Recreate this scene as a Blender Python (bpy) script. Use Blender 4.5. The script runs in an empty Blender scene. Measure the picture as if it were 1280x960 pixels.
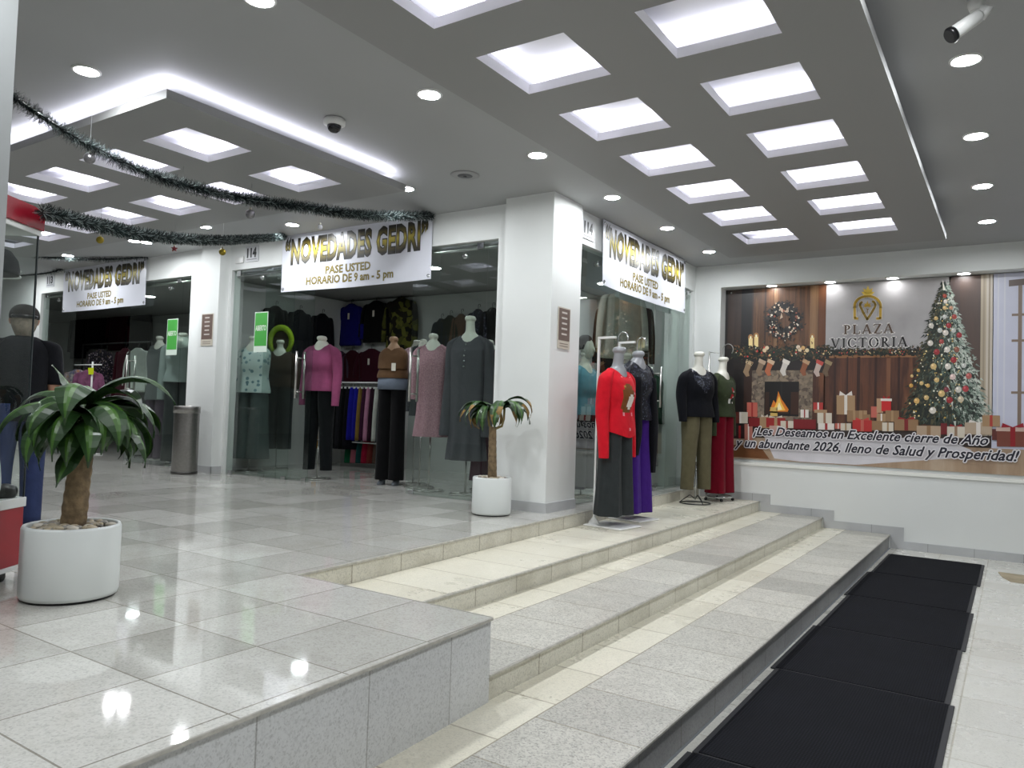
import bpy, bmesh, math, random
from mathutils import Vector, Matrix
random.seed(7)
PI = math.pi
scene = bpy.context.scene
COL = scene.collection

# ================================================================ camera, world, exposure
CAM_R = Matrix(((0.8331947913, -0.0070065434, 0.5529352115),
                (0.5520199220, -0.0483456938, -0.8324281948),
                (0.0325644807, 0.9988060884, -0.0364136287)))
F_PX = 947.0
EYE = Vector((0, 0, 1.6))
cam_data = bpy.data.cameras.new('camera')
cam_data.sensor_width = 36.0
cam_data.lens = 36.0 * F_PX / 1280.0
cam_data.clip_start = 0.05
cam = bpy.data.objects.new('camera', cam_data)
COL.objects.link(cam)
cam.matrix_world = Matrix.Translation(EYE) @ CAM_R.to_4x4()
scene.camera = cam

scene.view_settings.view_transform = 'Standard'
scene.view_settings.look = 'None'
scene.view_settings.gamma = 1.0
scene.view_settings.use_curve_mapping = False
scene.view_settings.exposure = 0.3
scene.cycles.max_bounces = 10
scene.cycles.diffuse_bounces = 5
scene.cycles.glossy_bounces = 4
scene.cycles.transparent_max_bounces = 16
scene.cycles.caustics_reflective = False
scene.cycles.caustics_refractive = False
scene.cycles.sample_clamp_indirect = 4.0
scene.cycles.use_denoising = True

world = bpy.data.worlds.new('world'); scene.world = world
world.use_nodes = True
world.node_tree.nodes['Background'].inputs[0].default_value = (0.6, 0.65, 0.7, 1)
world.node_tree.nodes['Background'].inputs[1].default_value = 0.15

# light levels (watts / emission) used by the lamp builders below
DOWNLIGHT = 330.0        # emission strength of each downlight lens
STRIP_W = 3.6           # watts per metre of the LED strips lying on the ceiling trays
COVE_W = 3.2           # watts per metre of the strip along the left tray's edge
SHOP_W = 60.0           # emission of the fittings inside the shop

# levels of the place (metres above the lower floor)
CEIL, TRAY, TRAY_T = 3.86, 3.70, 0.063
Z1, Z2, Z3, ZP = 0.175, 0.31, 0.45, 0.59
FY, SX, WY, MY = 6.75, -4.03, 10.94, 11.19      # shop front, side front, mural wall, back of its recess
BACK = 9.75                                      # back wall inside the shop

def ray(u, v):
    return CAM_R @ Vector((u - 640.0, -(v - 480.0), -F_PX))
def at_y(u, v, Y):
    d = ray(u, v); return EYE + d * (Y / d.y)
def at_x(u, v, X):
    d = ray(u, v); return EYE + d * (X / d.x)
def at_z(u, v, Z):
    d = ray(u, v); return EYE + d * ((Z - EYE.z) / d.z)

# ================================================================ materials
MATS = {}
def lin(c):
    return tuple(((x / 255.0) / 12.92 if x / 255.0 <= 0.04045 else (((x / 255.0) + 0.055) / 1.055) ** 2.4) for x in c)
def new_mat(name):
    m = bpy.data.materials.new(name); m.use_nodes = True
    nt = m.node_tree
    return m, nt, nt.nodes['Principled BSDF']
def set_in(b, k, v):
    if k in b.inputs: b.inputs[k].default_value = v
def P(name, rgb, rough=0.6, metal=0.0, spec=0.5, noise=0.0, nscale=8.0, bump=0.0, bscale=60.0, sheen=0.0):
    """principled material with optional procedural colour mottling and bump; rgb in sRGB 0-255"""
    if name in MATS: return MATS[name]
    m, nt, b = new_mat(name)
    c = lin(rgb) + (1,)
    set_in(b, 'Base Color', c); set_in(b, 'Roughness', rough); set_in(b, 'Metallic', metal)
    set_in(b, 'Specular IOR Level', spec); set_in(b, 'Sheen Weight', sheen)
    tc = nt.nodes.new('ShaderNodeTexCoord')
    if noise:
        n = nt.nodes.new('ShaderNodeTexNoise'); n.inputs['Scale'].default_value = nscale; n.inputs['Detail'].default_value = 5
        nt.links.new(tc.outputs['Object'], n.inputs['Vector'])
        mx = nt.nodes.new('ShaderNodeMixRGB'); mx.blend_type = 'MULTIPLY'; mx.inputs[0].default_value = 1
        mx.inputs[1].default_value = c
        r = nt.nodes.new('ShaderNodeValToRGB')
        r.color_ramp.elements[0].position = 0.3; r.color_ramp.elements[1].position = 0.7
        lo = 1 - noise
        r.color_ramp.elements[0].color = (lo, lo, lo, 1); r.color_ramp.elements[1].color = (1 + noise * .3,) * 3 + (1,)
        nt.links.new(n.outputs['Fac'], r.inputs[0]); nt.links.new(r.outputs[0], mx.inputs[2])
        nt.links.new(mx.outputs[0], b.inputs['Base Color'])
    if bump:
        n2 = nt.nodes.new('ShaderNodeTexNoise'); n2.inputs['Scale'].default_value = bscale; n2.inputs['Detail'].default_value = 3
        nt.links.new(tc.outputs['Object'], n2.inputs['Vector'])
        bp = nt.nodes.new('ShaderNodeBump'); bp.inputs['Strength'].default_value = bump; bp.inputs['Distance'].default_value = 0.01
        nt.links.new(n2.outputs['Fac'], bp.inputs['Height']); nt.links.new(bp.outputs[0], b.inputs['Normal'])
    MATS[name] = m
    return m
def cloth(name, rgb, rough=0.9, noise=0.12):
    return P(name, rgb, rough, spec=0.15, noise=noise, nscale=14, bump=0.55, bscale=20, sheen=0.05)
def spots(name, base, cols, scale=30, width=0.45, rough=0.9, metal=0.0):
    """cloth with a printed / sequinned pattern of cells"""
    if name in MATS: return MATS[name]
    m, nt, b = new_mat(name)
    tc = nt.nodes.new('ShaderNodeTexCoord')
    v = nt.nodes.new('ShaderNodeTexVoronoi'); v.inputs['Scale'].default_value = scale
    nt.links.new(tc.outputs['Object'], v.inputs['Vector'])
    sep = nt.nodes.new('ShaderNodeSeparateColor'); nt.links.new(v.outputs['Color'], sep.inputs[0])
    rc = nt.nodes.new('ShaderNodeValToRGB'); rc.color_ramp.interpolation = 'CONSTANT'
    while len(rc.color_ramp.elements) < len(cols): rc.color_ramp.elements.new(0.5)
    for i, c in enumerate(cols):
        rc.color_ramp.elements[i].position = i / len(cols); rc.color_ramp.elements[i].color = lin(c) + (1,)
    nt.links.new(sep.outputs[0], rc.inputs[0])
    lt = nt.nodes.new('ShaderNodeMath'); lt.operation = 'LESS_THAN'; lt.inputs[1].default_value = width
    nt.links.new(v.outputs['Distance'], lt.inputs[0])
    mx = nt.nodes.new('ShaderNodeMixRGB'); mx.inputs[1].default_value = lin(base) + (1,)
    nt.links.new(lt.outputs[0], mx.inputs[0]); nt.links.new(rc.outputs[0], mx.inputs[2])
    nt.links.new(mx.outputs[0], b.inputs['Base Color'])
    set_in(b, 'Roughness', rough); set_in(b, 'Metallic', metal); set_in(b, 'Specular IOR Level', 0.25)
    MATS[name] = m
    return m
def emit(name, rgb, strength):
    if name in MATS: return MATS[name]
    m, nt, b = new_mat(name)
    set_in(b, 'Base Color', (0.8, 0.8, 0.8, 1))
    set_in(b, 'Emission Color', lin(rgb) + (1,)); set_in(b, 'Emission Strength', strength)
    MATS[name] = m
    return m
def glass(name, tint, edge=1.0):
    """architectural pane: tinted see-through body with a Fresnel mirror on top"""
    if name in MATS: return MATS[name]
    m = bpy.data.materials.new(name); m.use_nodes = True
    nt = m.node_tree; nt.nodes.clear()
    out = nt.nodes.new('ShaderNodeOutputMaterial')
    tr = nt.nodes.new('ShaderNodeBsdfTransparent'); tr.inputs[0].default_value = tint + (1,)
    gl = nt.nodes.new('ShaderNodeBsdfGlossy'); gl.inputs['Roughness'].default_value = 0.0
    gl.inputs[0].default_value = (0.95, 1, 0.98, 1)
    lw = nt.nodes.new('ShaderNodeLayerWeight'); lw.inputs[0].default_value = 0.5      # Facing = 1 - |cos|: Schlick reflectance of glass
    po = nt.nodes.new('ShaderNodeMath'); po.operation = 'POWER'; po.inputs[1].default_value = 5.0
    mu = nt.nodes.new('ShaderNodeMath'); mu.operation = 'MULTIPLY_ADD'; mu.inputs[1].default_value = 0.95 * edge; mu.inputs[2].default_value = 0.045 * edge
    mix = nt.nodes.new('ShaderNodeMixShader')
    nt.links.new(lw.outputs['Facing'], po.inputs[0]); nt.links.new(po.outputs[0], mu.inputs[0]); nt.links.new(mu.outputs[0], mix.inputs[0])
    nt.links.new(tr.outputs[0], mix.inputs[1]); nt.links.new(gl.outputs[0], mix.inputs[2])
    nt.links.new(mix.outputs[0], out.inputs[0])
    MATS[name] = m
    return m

def see_through(name, tint):
    if name in MATS: return MATS[name]
    m = bpy.data.materials.new(name); m.use_nodes = True
    nt = m.node_tree; nt.nodes.clear()
    out = nt.nodes.new('ShaderNodeOutputMaterial'); tr = nt.nodes.new('ShaderNodeBsdfTransparent'); tr.inputs[0].default_value = tint + (1,)
    nt.links.new(tr.outputs[0], out.inputs[0]); MATS[name] = m
    return m

def stone(name, base_a, base_b, bw, bh, off, rough_lo, rough_hi, mortar=(118, 112, 100), msize=0.006, speck=0.35, vertical=None, stain=0.3, stain_rgb=(150, 144, 130), rot=0.0):
    """terrazzo slabs: brick joints, per-slab tone, chips, worn patches; object coordinates = metres"""
    if name in MATS: return MATS[name]
    m, nt, b = new_mat(name)
    N = nt.nodes.new; L = nt.links.new
    tc = N('ShaderNodeTexCoord')
    mp = N('ShaderNodeMapping'); mp.inputs['Location'].default_value = off
    if vertical == 'x':   # face looking along X: use (Y, Z)
        sx = N('ShaderNodeSeparateXYZ'); cx = N('ShaderNodeCombineXYZ')
        L(tc.outputs['Object'], sx.inputs[0]); L(sx.outputs[1], cx.inputs[0]); L(sx.outputs[2], cx.inputs[1])
        L(cx.outputs[0], mp.inputs['Vector'])
    else:
        L(tc.outputs['Object'], mp.inputs['Vector'])
    br = N('ShaderNodeTexBrick'); br.offset = 0.0; br.squash = 1.0
    br.inputs['Scale'].default_value = 1.0; br.inputs['Mortar Size'].default_value = msize
    br.inputs['Mortar Smooth'].default_value = 0.3
    br.inputs['Brick Width'].default_value = bw; br.inputs['Row Height'].default_value = bh
    br.inputs['Color1'].default_value = lin(base_a) + (1,); br.inputs['Color2'].default_value = lin(base_b) + (1,)
    br.inputs['Mortar'].default_value = lin(mortar) + (1,)
    L(mp.outputs[0], br.inputs['Vector'])
    # chips
    vo = N('ShaderNodeTexVoronoi'); vo.inputs['Scale'].default_value = 140
    L(tc.outputs['Object'], vo.inputs['Vector'])
    sc = N('ShaderNodeSeparateColor'); L(vo.outputs['Color'], sc.inputs[0])
    r1 = N('ShaderNodeValToRGB'); r1.color_ramp.elements[0].position = 0.0; r1.color_ramp.elements[1].position = 0.4
    r1.color_ramp.elements[0].color = (1 - speck,) * 3 + (1,); r1.color_ramp.elements[1].color = (1.03, 1.03, 1.03, 1)
    L(sc.outputs[0], r1.inputs[0])
    m1 = N('ShaderNodeMixRGB'); m1.blend_type = 'MULTIPLY'; m1.inputs[0].default_value = 1.0
    L(br.outputs['Color'], m1.inputs[1]); L(r1.outputs[0], m1.inputs[2])
    # worn stains
    n1 = N('ShaderNodeTexNoise'); n1.inputs['Scale'].default_value = 1.7; n1.inputs['Detail'].default_value = 8; n1.inputs['Roughness'].default_value = 0.7
    L(tc.outputs['Object'], n1.inputs['Vector'])
    r2 = N('ShaderNodeValToRGB'); r2.color_ramp.elements[0].position = 0.48; r2.color_ramp.elements[1].position = 0.68
    L(n1.outputs['Fac'], r2.inputs[0])
    ml = N('ShaderNodeMath'); ml.operation = 'MULTIPLY'; ml.inputs[1].default_value = stain
    L(r2.outputs[0], ml.inputs[0])
    m2 = N('ShaderNodeMixRGB'); m2.inputs[2].default_value = lin(stain_rgb) + (1,)
    L(ml.outputs[0], m2.inputs[0]); L(m1.outputs[0], m2.inputs[1])
    # fine dark pitting
    n3 = N('ShaderNodeTexNoise'); n3.inputs['Scale'].default_value = 60; n3.inputs['Detail'].default_value = 6; n3.inputs['Roughness'].default_value = .75
    L(tc.outputs['Object'], n3.inputs['Vector'])
    r3 = N('ShaderNodeValToRGB'); r3.color_ramp.elements[0].position = 0.36; r3.color_ramp.elements[1].position = 0.52
    r3.color_ramp.elements[0].color = (0.62, 0.61, 0.6, 1); r3.color_ramp.elements[1].color = (1, 1, 1, 1)
    L(n3.outputs['Fac'], r3.inputs[0])
    m3 = N('ShaderNodeMixRGB'); m3.blend_type = 'MULTIPLY'; m3.inputs[0].default_value = speck * 1.6
    L(m2.outputs[0], m3.inputs[1]); L(r3.outputs[0], m3.inputs[2])
    L(m3.outputs[0], b.inputs['Base Color'])
    mr = N('ShaderNodeMapRange'); mr.inputs['To Min'].default_value = rough_lo; mr.inputs['To Max'].default_value = rough_hi
    mr.inputs['From Min'].default_value = 0.35; mr.inputs['From Max'].default_value = 0.7
    L(n1.outputs['Fac'], mr.inputs['Value']); L(mr.outputs[0], b.inputs['Roughness'])
    bp = N('ShaderNodeBump'); bp.inputs['Strength'].default_value = 0.35; bp.inputs['Distance'].default_value = 0.003; bp.invert = True
    L(br.outputs['Fac'], bp.inputs['Height']); L(bp.outputs[0], b.inputs['Normal'])
    MATS[name] = m
    return m

def banded(name, stops, rough=0.4, axis=2, z0=0.0, z1=1.0):
    """printed gradient running up the sheet (the print's own colour)"""
    if name in MATS: return MATS[name]
    m, nt, b = new_mat(name)
    tc = nt.nodes.new('ShaderNodeTexCoord'); sx = nt.nodes.new('ShaderNodeSeparateXYZ')
    nt.links.new(tc.outputs['Object'], sx.inputs[0])
    mr = nt.nodes.new('ShaderNodeMapRange'); mr.inputs['From Min'].default_value = z0; mr.inputs['From Max'].default_value = z1
    nt.links.new(sx.outputs[axis], mr.inputs['Value'])
    r = nt.nodes.new('ShaderNodeValToRGB')
    while len(r.color_ramp.elements) < len(stops): r.color_ramp.elements.new(0.5)
    for i, (p, c) in enumerate(stops):
        r.color_ramp.elements[i].position = p; r.color_ramp.elements[i].color = lin(c) + (1,)
    nt.links.new(mr.outputs[0], r.inputs[0]); nt.links.new(r.outputs[0], b.inputs['Base Color'])
    set_in(b, 'Roughness', rough)
    MATS[name] = m
    return m

def wood_print(name, cols, scale=9.0):
    """printed wooden boards: vertical streaks"""
    if name in MATS: return MATS[name]
    m, nt, b = new_mat(name)
    tc = nt.nodes.new('ShaderNodeTexCoord'); mp = nt.nodes.new('ShaderNodeMapping')
    mp.inputs['Scale'].default_value = (scale, 1, 0.35)
    nt.links.new(tc.outputs['Object'], mp.inputs[0])
    n = nt.nodes.new('ShaderNodeTexNoise'); n.inputs['Scale'].default_value = 1.0; n.inputs['Detail'].default_value = 6; n.inputs['Roughness'].default_value = .65
    nt.links.new(mp.outputs[0], n.inputs['Vector'])
    r = nt.nodes.new('ShaderNodeValToRGB')
    while len(r.color_ramp.elements) < len(cols): r.color_ramp.elements.new(0.5)
    for i, c in enumerate(cols):
        r.color_ramp.elements[i].position = 0.3 + 0.4 * i / (len(cols) - 1); r.color_ramp.elements[i].color = lin(c) + (1,)
    nt.links.new(n.outputs['Fac'], r.inputs[0]); nt.links.new(r.outputs[0], b.inputs['Base Color'])
    set_in(b, 'Roughness', 0.38)
    MATS[name] = m
    return m

def PR(rgb, rough=0.38):           # one printed ink of the mural
    return P('ink_%d_%d_%d' % rgb, rgb, rough)

wall_m = P('white_wall_paint', (226, 228, 226), 0.55, noise=0.03, nscale=1.5)
ceil_m = P('ceiling_paint', (160, 161, 161), 0.6, noise=0.03, nscale=1.2)
tray_m = P('ceiling_tray_paint', (144, 144, 143), 0.55)
base_m = P('skirting_tile', (186, 187, 188), 0.3, noise=0.08, nscale=6)
plat_m = stone('polished_terrazzo', (206, 205, 199), (176, 175, 168), 0.5, 0.5, (0.12, -0.09, 0), 0.03, 0.07, speck=0.17, stain=0.4, stain_rgb=(156, 152, 142), msize=0.004, mortar=(146, 142, 132))
tread_m = stone('worn_terrazzo', (206, 203, 193), (172, 170, 162), 10, 0.5, (5, -0.09, 0), 0.3, 0.55, speck=0.45, stain=0.5, stain_rgb=(158, 155, 147), msize=0.006, mortar=(150, 144, 128))
cream_m = stone('cream_terrazzo', (226, 222, 206), (208, 203, 186), 10, 0.5, (5, -0.28, 0), 0.22, 0.45, speck=0.14, stain=0.3, stain_rgb=(200, 194, 176), msize=0.006, mortar=(160, 152, 134))
riser_m = stone('riser_terrazzo', (220, 217, 205), (212, 209, 196), 0.5, 3.0, (-0.09, 1, 0), 0.45, 0.6, speck=0.2, vertical='x', stain=0.45, stain_rgb=(160, 154, 136), mortar=(168, 162, 146))
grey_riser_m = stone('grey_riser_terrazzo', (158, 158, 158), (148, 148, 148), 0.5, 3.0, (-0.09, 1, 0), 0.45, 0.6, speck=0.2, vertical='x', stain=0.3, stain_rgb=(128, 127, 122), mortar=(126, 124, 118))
low_m = stone('lower_floor_tiles', (214, 213, 206), (202, 200, 192), 0.5, 0.5, (0.25, 0.2, 0), 0.2, 0.4, speck=0.14, stain=0.3, stain_rgb=(186, 182, 170), mortar=(182, 178, 166), msize=.005)
block_m = stone('platform_face_terrazzo', (212, 213, 214), (202, 203, 204), 0.55, 3.0, (-0.02, 1, 0), 0.4, 0.55, speck=0.2, vertical='x', stain=0.2, stain_rgb=(178, 178, 176), mortar=(168, 168, 166), msize=.004)
pane_m = glass('shop_glass', (0.87, 0.915, 0.895), 2.1); pane_in = see_through('shop_glass_inner', (0.87, 0.915, 0.895))
clear_m = glass('showcase_glass', (0.94, 0.955, 0.95), .5); clear_in = see_through('showcase_glass_inner', (0.94, 0.955, 0.95))
steel_m = P('brushed_steel', (190, 188, 184), 0.28, 1.0, noise=0.1, nscale=30)
chrome_m = P('chrome', (205, 207, 208), 0.15, 1.0)
white_metal = P('white_painted_metal', (228, 228, 226), 0.35)
black_metal = P('black_wire', (30, 30, 31), 0.4)
plastic_w = P('white_plastic', (222, 222, 220), 0.4)
black_p = P('black_plastic', (18, 18, 20), 0.3)
form_w = P('white_mannequin_shell', (226, 223, 212), 0.4)
form_g = P('grey_mannequin_shell', (150, 152, 156), 0.3)
hang_m = P('black_hanger', (16, 16, 18), 0.4)
recess_lens_m = emit('recess_lens', (250, 253, 255), DOWNLIGHT * .10)
lens_m = emit('downlight_lens', (246, 250, 253), DOWNLIGHT)
shop_lens_m = emit('shop_light_lens', (245, 250, 255), SHOP_W)

# ================================================================ mesh building
class MB:
    def __init__(self):
        self.v = []; self.f = []; self.mi = []; self.sm = []; self.mats = []
    def mat(self, m):
        if m not in self.mats: self.mats.append(m)
        return self.mats.index(m)
    def add(self, verts, faces, m, smooth=False, M=None):
        o = len(self.v)
        for p in verts:
            p = Vector(p)
            self.v.append(M @ p if M else p)
        k = self.mat(m)
        for f in faces:
            self.f.append([i + o for i in f]); self.mi.append(k); self.sm.append(smooth)
        return self
    def box(self, lo, hi, m, M=None, skip=()):
        x0, y0, z0 = lo; x1, y1, z1 = hi
        vs = [(x0, y0, z0), (x1, y0, z0), (x1, y1, z0), (x0, y1, z0), (x0, y0, z1), (x1, y0, z1), (x1, y1, z1), (x0, y1, z1)]
        fs = {'-z': (0, 3, 2, 1), '+z': (4, 5, 6, 7), '-y': (0, 1, 5, 4), '+x': (1, 2, 6, 5), '+y': (2, 3, 7, 6), '-x': (3, 0, 4, 7)}
        return self.add(vs, [f for k, f in fs.items() if k not in skip], m, False, M)
    def rbox(self, lo, hi, m, r=0.01, M=None):
        """box with bevelled edges"""
        bm = bmesh.new(); bmesh.ops.create_cube(bm, size=1)
        c = [(a + b) / 2 for a, b in zip(lo, hi)]; s = [b - a for a, b in zip(lo, hi)]
        for v in bm.verts: v.co = Vector((c[0] + v.co.x * s[0], c[1] + v.co.y * s[1], c[2] + v.co.z * s[2]))
        bmesh.ops.bevel(bm, geom=list(bm.edges), offset=min(r, min(s) * .45), segments=2, affect='EDGES', profile=0.5)
        bm.verts.index_update()
        self.add([v.co.copy() for v in bm.verts], [[v.index for v in f.verts] for f in bm.faces], m, False, M)
        bm.free(); return self
    def poly(self, pts, m, M=None):
        return self.add(pts, [list(range(len(pts)))], m, False, M)
    def prism(self, pts, vec, m, M=None):
        """closed outline (3-D points) pushed along vec"""
        n = len(pts); v = Vector(vec)
        vs = [Vector(p) for p in pts] + [Vector(p) + v for p in pts]
        fs = [list(range(n))[::-1], list(range(n, 2 * n))] + [[i, (i + 1) % n, n + (i + 1) % n, n + i] for i in range(n)]
        return self.add(vs, fs, m, False, M)
    def rings(self, rings, m, caps=(True, True), smooth=True, M=None, matfn=None):
        n = len(rings[0]); vs = [p for r in rings for p in r]
        o = len(self.v)
        for p in vs:
            p = Vector(p); self.v.append(M @ p if M else p)
        k = self.mat(m)
        for j in range(len(rings) - 1):
            for i in range(n):
                a, b = j * n + i, j * n + (i + 1) % n
                self.f.append([a + o, b + o, b + n + o, a + n + o])
                self.mi.append(self.mat(matfn(j / (len(rings) - 1), i / n, (vs[a] + vs[b + n]) / 2)) if matfn else k); self.sm.append(smooth)
        if caps[0]: self.f.append([o + i for i in range(n)][::-1]); self.mi.append(k); self.sm.append(False)
        if caps[1]:
            q = o + (len(rings) - 1) * n
            self.f.append([q + i for i in range(n)]); self.mi.append(k); self.sm.append(False)
        return self
    def tube(self, pts, r, m, n=8, caps=True, M=None, closed=False):
        pts = [Vector(p) for p in pts]; k = len(pts)
        rs = r if isinstance(r, (list, tuple)) else [r] * k
        up = Vector((0, 0, 1)); rg = []; prev = None
        for i, p in enumerate(pts):
            if closed: t = pts[(i + 1) % k] - pts[i - 1]
            else: t = pts[min(i + 1, k - 1)] - pts[max(i - 1, 0)]
            t.normalize()
            if prev is None:
                a = t.cross(up if abs(t.z) < 0.9 else Vector((1, 0, 0))).normalized()
            else:
                a = (prev - t * prev.dot(t)).normalized()
            prev = a; b = t.cross(a)
            rg.append([p + (a * math.cos(2 * PI * j / n) + b * math.sin(2 * PI * j / n)) * rs[i] for j in range(n)])
        if closed: rg.append(rg[0])
        return self.rings(rg, m, (caps and not closed, caps and not closed), True, M)
    def lathe(self, prof, m, c=(0, 0, 0), n=32, caps=(True, True), M=None, sx=1.0, sy=1.0):
        cx, cy, cz = c
        rg = [[Vector((cx + r * sx * math.cos(2 * PI * j / n), cy + r * sy * math.sin(2 * PI * j / n), cz + z)) for j in range(n)] for r, z in prof]
        return self.rings(rg, m, caps, True, M)
    def ball(self, c, r, m, n=16, M=None, sz=1.0):
        prof = [(max(1e-4, r * math.sin(PI * i / 10)), -r * sz * math.cos(PI * i / 10)) for i in range(11)]
        return self.lathe(prof, m, c, n, (False, False), M)
    def disc(self, c, rx, rz, m, n=20, M=None):          # facing -Y
        return self.poly([(c[0] + rx * math.cos(2 * PI * i / n), c[1], c[2] + rz * math.sin(2 * PI * i / n)) for i in range(n)], m, M)
    def loft(self, secs, m, n=28, sub=4, fold=0, phase=0.0, caps=(True, True), M=None, matfn=None, expo=2.0, axis=None):
        """secs: (x, y, z, rx, ry, foldamp) horizontal rings, smoothed between"""
        def cr(p0, p1, p2, p3, t):
            return [0.5 * (2 * b + (c - a) * t + (2 * a - 5 * b + 4 * c - d) * t * t + (3 * b - a - 3 * c + d) * t ** 3) for a, b, c, d in zip(p0, p1, p2, p3)]
        secs = [tuple(s) + (0.0,) * (6 - len(s)) for s in secs]; out = []
        for i in range(len(secs) - 1):
            a = secs[max(i - 1, 0)]; b = secs[i]; c = secs[i + 1]; d = secs[min(i + 2, len(secs) - 1)]
            for k in range(sub): out.append(cr(a, b, c, d, k / sub))
        out.append(secs[-1])
        rg = []
        for (x, y, z, rx, ry, fa) in out:
            ring = []
            for j in range(n):
                a = 2 * PI * j / n
                ca, sa = math.cos(a), math.sin(a)
                q = (abs(ca) ** expo + abs(sa) ** expo) ** (-1.0 / expo)
                w = 1 + (fa * math.sin(fold * a + phase) if fold else 0)
                ring.append(Vector((x + rx * q * ca * w, y + ry * q * sa * w, z)))
            rg.append(ring)
        return self.rings(rg, m, caps, True, M, matfn)
    def build(self, name, parent=None, loc=None, rotz=0.0, origin=None):
        """one mesh object; at top level the origin moves to the base of the mesh"""
        me = bpy.data.meshes.new(name)
        off = Vector((0, 0, 0))
        if parent is None and loc is None:
            xs = [p.x for p in self.v]; ys = [p.y for p in self.v]; zs = [p.z for p in self.v]
            off = Vector(origin) if origin is not None else Vector(((min(xs) + max(xs)) / 2, (min(ys) + max(ys)) / 2, min(zs)))
        me.from_pydata([p - off for p in self.v], [], self.f)
        for m in self.mats: me.materials.append(m)
        for p, k, s in zip(me.polygons, self.mi, self.sm): p.material_index = k; p.use_smooth = s
        me.update()
        o = bpy.data.objects.new(name, me); COL.objects.link(o)
        if parent is not None: o.parent = parent
        else: o.location = Vector(loc) if loc is not None else off
        o.rotation_euler = (0, 0, rotz)
        return o

def tag(o, label, cat, group=None, kind=None):
    o['label'] = label; o['category'] = cat
    if group: o['group'] = group
    if kind: o['kind'] = kind
    return o
def thing(name, label, cat, loc=(0, 0, 0), rotz=0.0, group=None, kind=None):
    o = bpy.data.objects.new(name, None); COL.objects.link(o)
    o.location = loc; o.rotation_euler = (0, 0, rotz); o.empty_display_size = 0.1
    return tag(o, label, cat, group, kind)
def part(o, label):
    o['label'] = label; return o
def struct(mb, name, label, cat, origin=None):
    return tag(mb.build(name, origin=origin), label, cat, None, 'structure')

def text_polys(s, size=1.0, offset=0.0, shear=0.0, space=1.0, res=2):
    """outline text as triangles in x (along) / z (up); returns verts, faces, width, height"""
    cu = bpy.data.curves.new('lettering_source', 'FONT')
    cu.body = s; cu.size = size; cu.offset = offset; cu.shear = shear; cu.space_character = space; cu.resolution_u = res
    ob = bpy.data.objects.new('lettering_source', cu); COL.objects.link(ob)
    bpy.context.view_layer.update()
    dg = bpy.context.evaluated_depsgraph_get()
    me = bpy.data.meshes.new_from_object(ob.evaluated_get(dg))
    vs = [(v.co.x, v.co.y) for v in me.vertices]; fs = [list(p.vertices) for p in me.polygons]
    bpy.data.objects.remove(ob); bpy.data.curves.remove(cu); bpy.data.meshes.remove(me)
    return vs, fs
def put_text(mb, s, m, x0, x1, z0, z1, y, offset=0.0, shear=0.0, halo=None, halo_off=0.02, disp=None, space=1.0, upper=None):
    """fit text into a box on the plane y (front is -y). z0/z1 = baseline and cap height"""
    ref, _ = text_polys(upper or 'H', 1.0)
    cap = max(p[1] for p in ref)
    base, fb = text_polys(s, 1.0, 0.0, shear, space)
    bx0 = min(p[0] for p in base); bx1 = max(p[0] for p in base)
    kx = (x1 - x0) / (bx1 - bx0); kz = (z1 - z0) / cap
    if halo and halo_off >= .1:            # wide glow: a ring of slightly shifted letter copies, each a hair nearer
        layers = [([.012], halo, -.0001 * k, (.085 * math.cos(2 * PI * k / 12), .085 * math.sin(2 * PI * k / 12))) for k in range(12)]
    else:
        layers = [([halo_off], halo, 0.0, (0, 0))] if halo else []
    for off, mm, dy, sh_ in layers + [([offset], m, -0.0012 if not (halo and halo_off >= .1) else -.0022, (0, 0))]:
        vs, fs = text_polys(s, 1.0, off[0], shear, space)
        vs = [(a + sh_[0], b + sh_[1]) for a, b in vs]
        P3 = []; lead = list(range(len(vs)))          # separate glyphs sit a hair apart so fattened outlines never coincide
        def root(i):
            while lead[i] != i: lead[i] = lead[lead[i]]; i = lead[i]
            return i
        for f in fs:
            for k in f[1:]: lead[root(k)] = root(f[0])
        order = {}
        for i in range(len(vs)): order.setdefault(root(i), len(order))
        for i, (a, b) in enumerate(vs):
            X = x0 + (a - bx0) * kx; Z = z0 + b * kz
            P3.append((X, y + dy - (.00018 if not sh_[0] and not sh_[1] else .00002) * (order[root(i)] % 5) + (disp(X, Z) if disp else 0.0), Z))
        mb.add(P3, [f[::1] for f in fs], mm)

# ================================================================ the shell of the place
XL, XR, YB = -21.0, 2.6, -4.5
b = MB(); b.poly([(-1.32, YB, 0), (XR, YB, 0), (XR, WY, 0), (-1.32, WY, 0)], low_m)
struct(b, 'floor_lower', 'pale tiled lower floor at the foot of the steps', 'floor', (0, 0, 0))
# raised floor: outline follows the slightly skewed edges seen in the place
e_blk0, e_blk1 = (-1.86, -3.0), (-2.125, 3.10)
plat = [(-3.555, 3.10), (-3.88, WY), (XL, WY), (XL, YB), (-1.80, YB), (-2.125, 3.10)]
b = MB()
b.poly([(x, y, ZP) for x, y in plat][::1], plat_m)
e0, e1, e2, e3 = (-1.80, YB), (-2.125, 3.10), (-3.555, 3.10), (-3.88, WY)
def strip(mb, p, q, z0, z1, m):
    mb.add([(p[0], p[1], z0), (q[0], q[1], z0), (q[0], q[1], z1), (p[0], p[1], z1)], [(0, 1, 2, 3)], m)
strip(b, (e0[0] - .012, e0[1]), (e1[0] - .012, e1[1]), 0, ZP - .02, block_m); strip(b, (e1[0] - .012, e1[1]), e2, Z1, ZP, block_m); strip(b, (e2[0] - .012, e2[1]), (e3[0] - .012, e3[1]), Z3 - .01, ZP - .018, riser_m)
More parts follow.
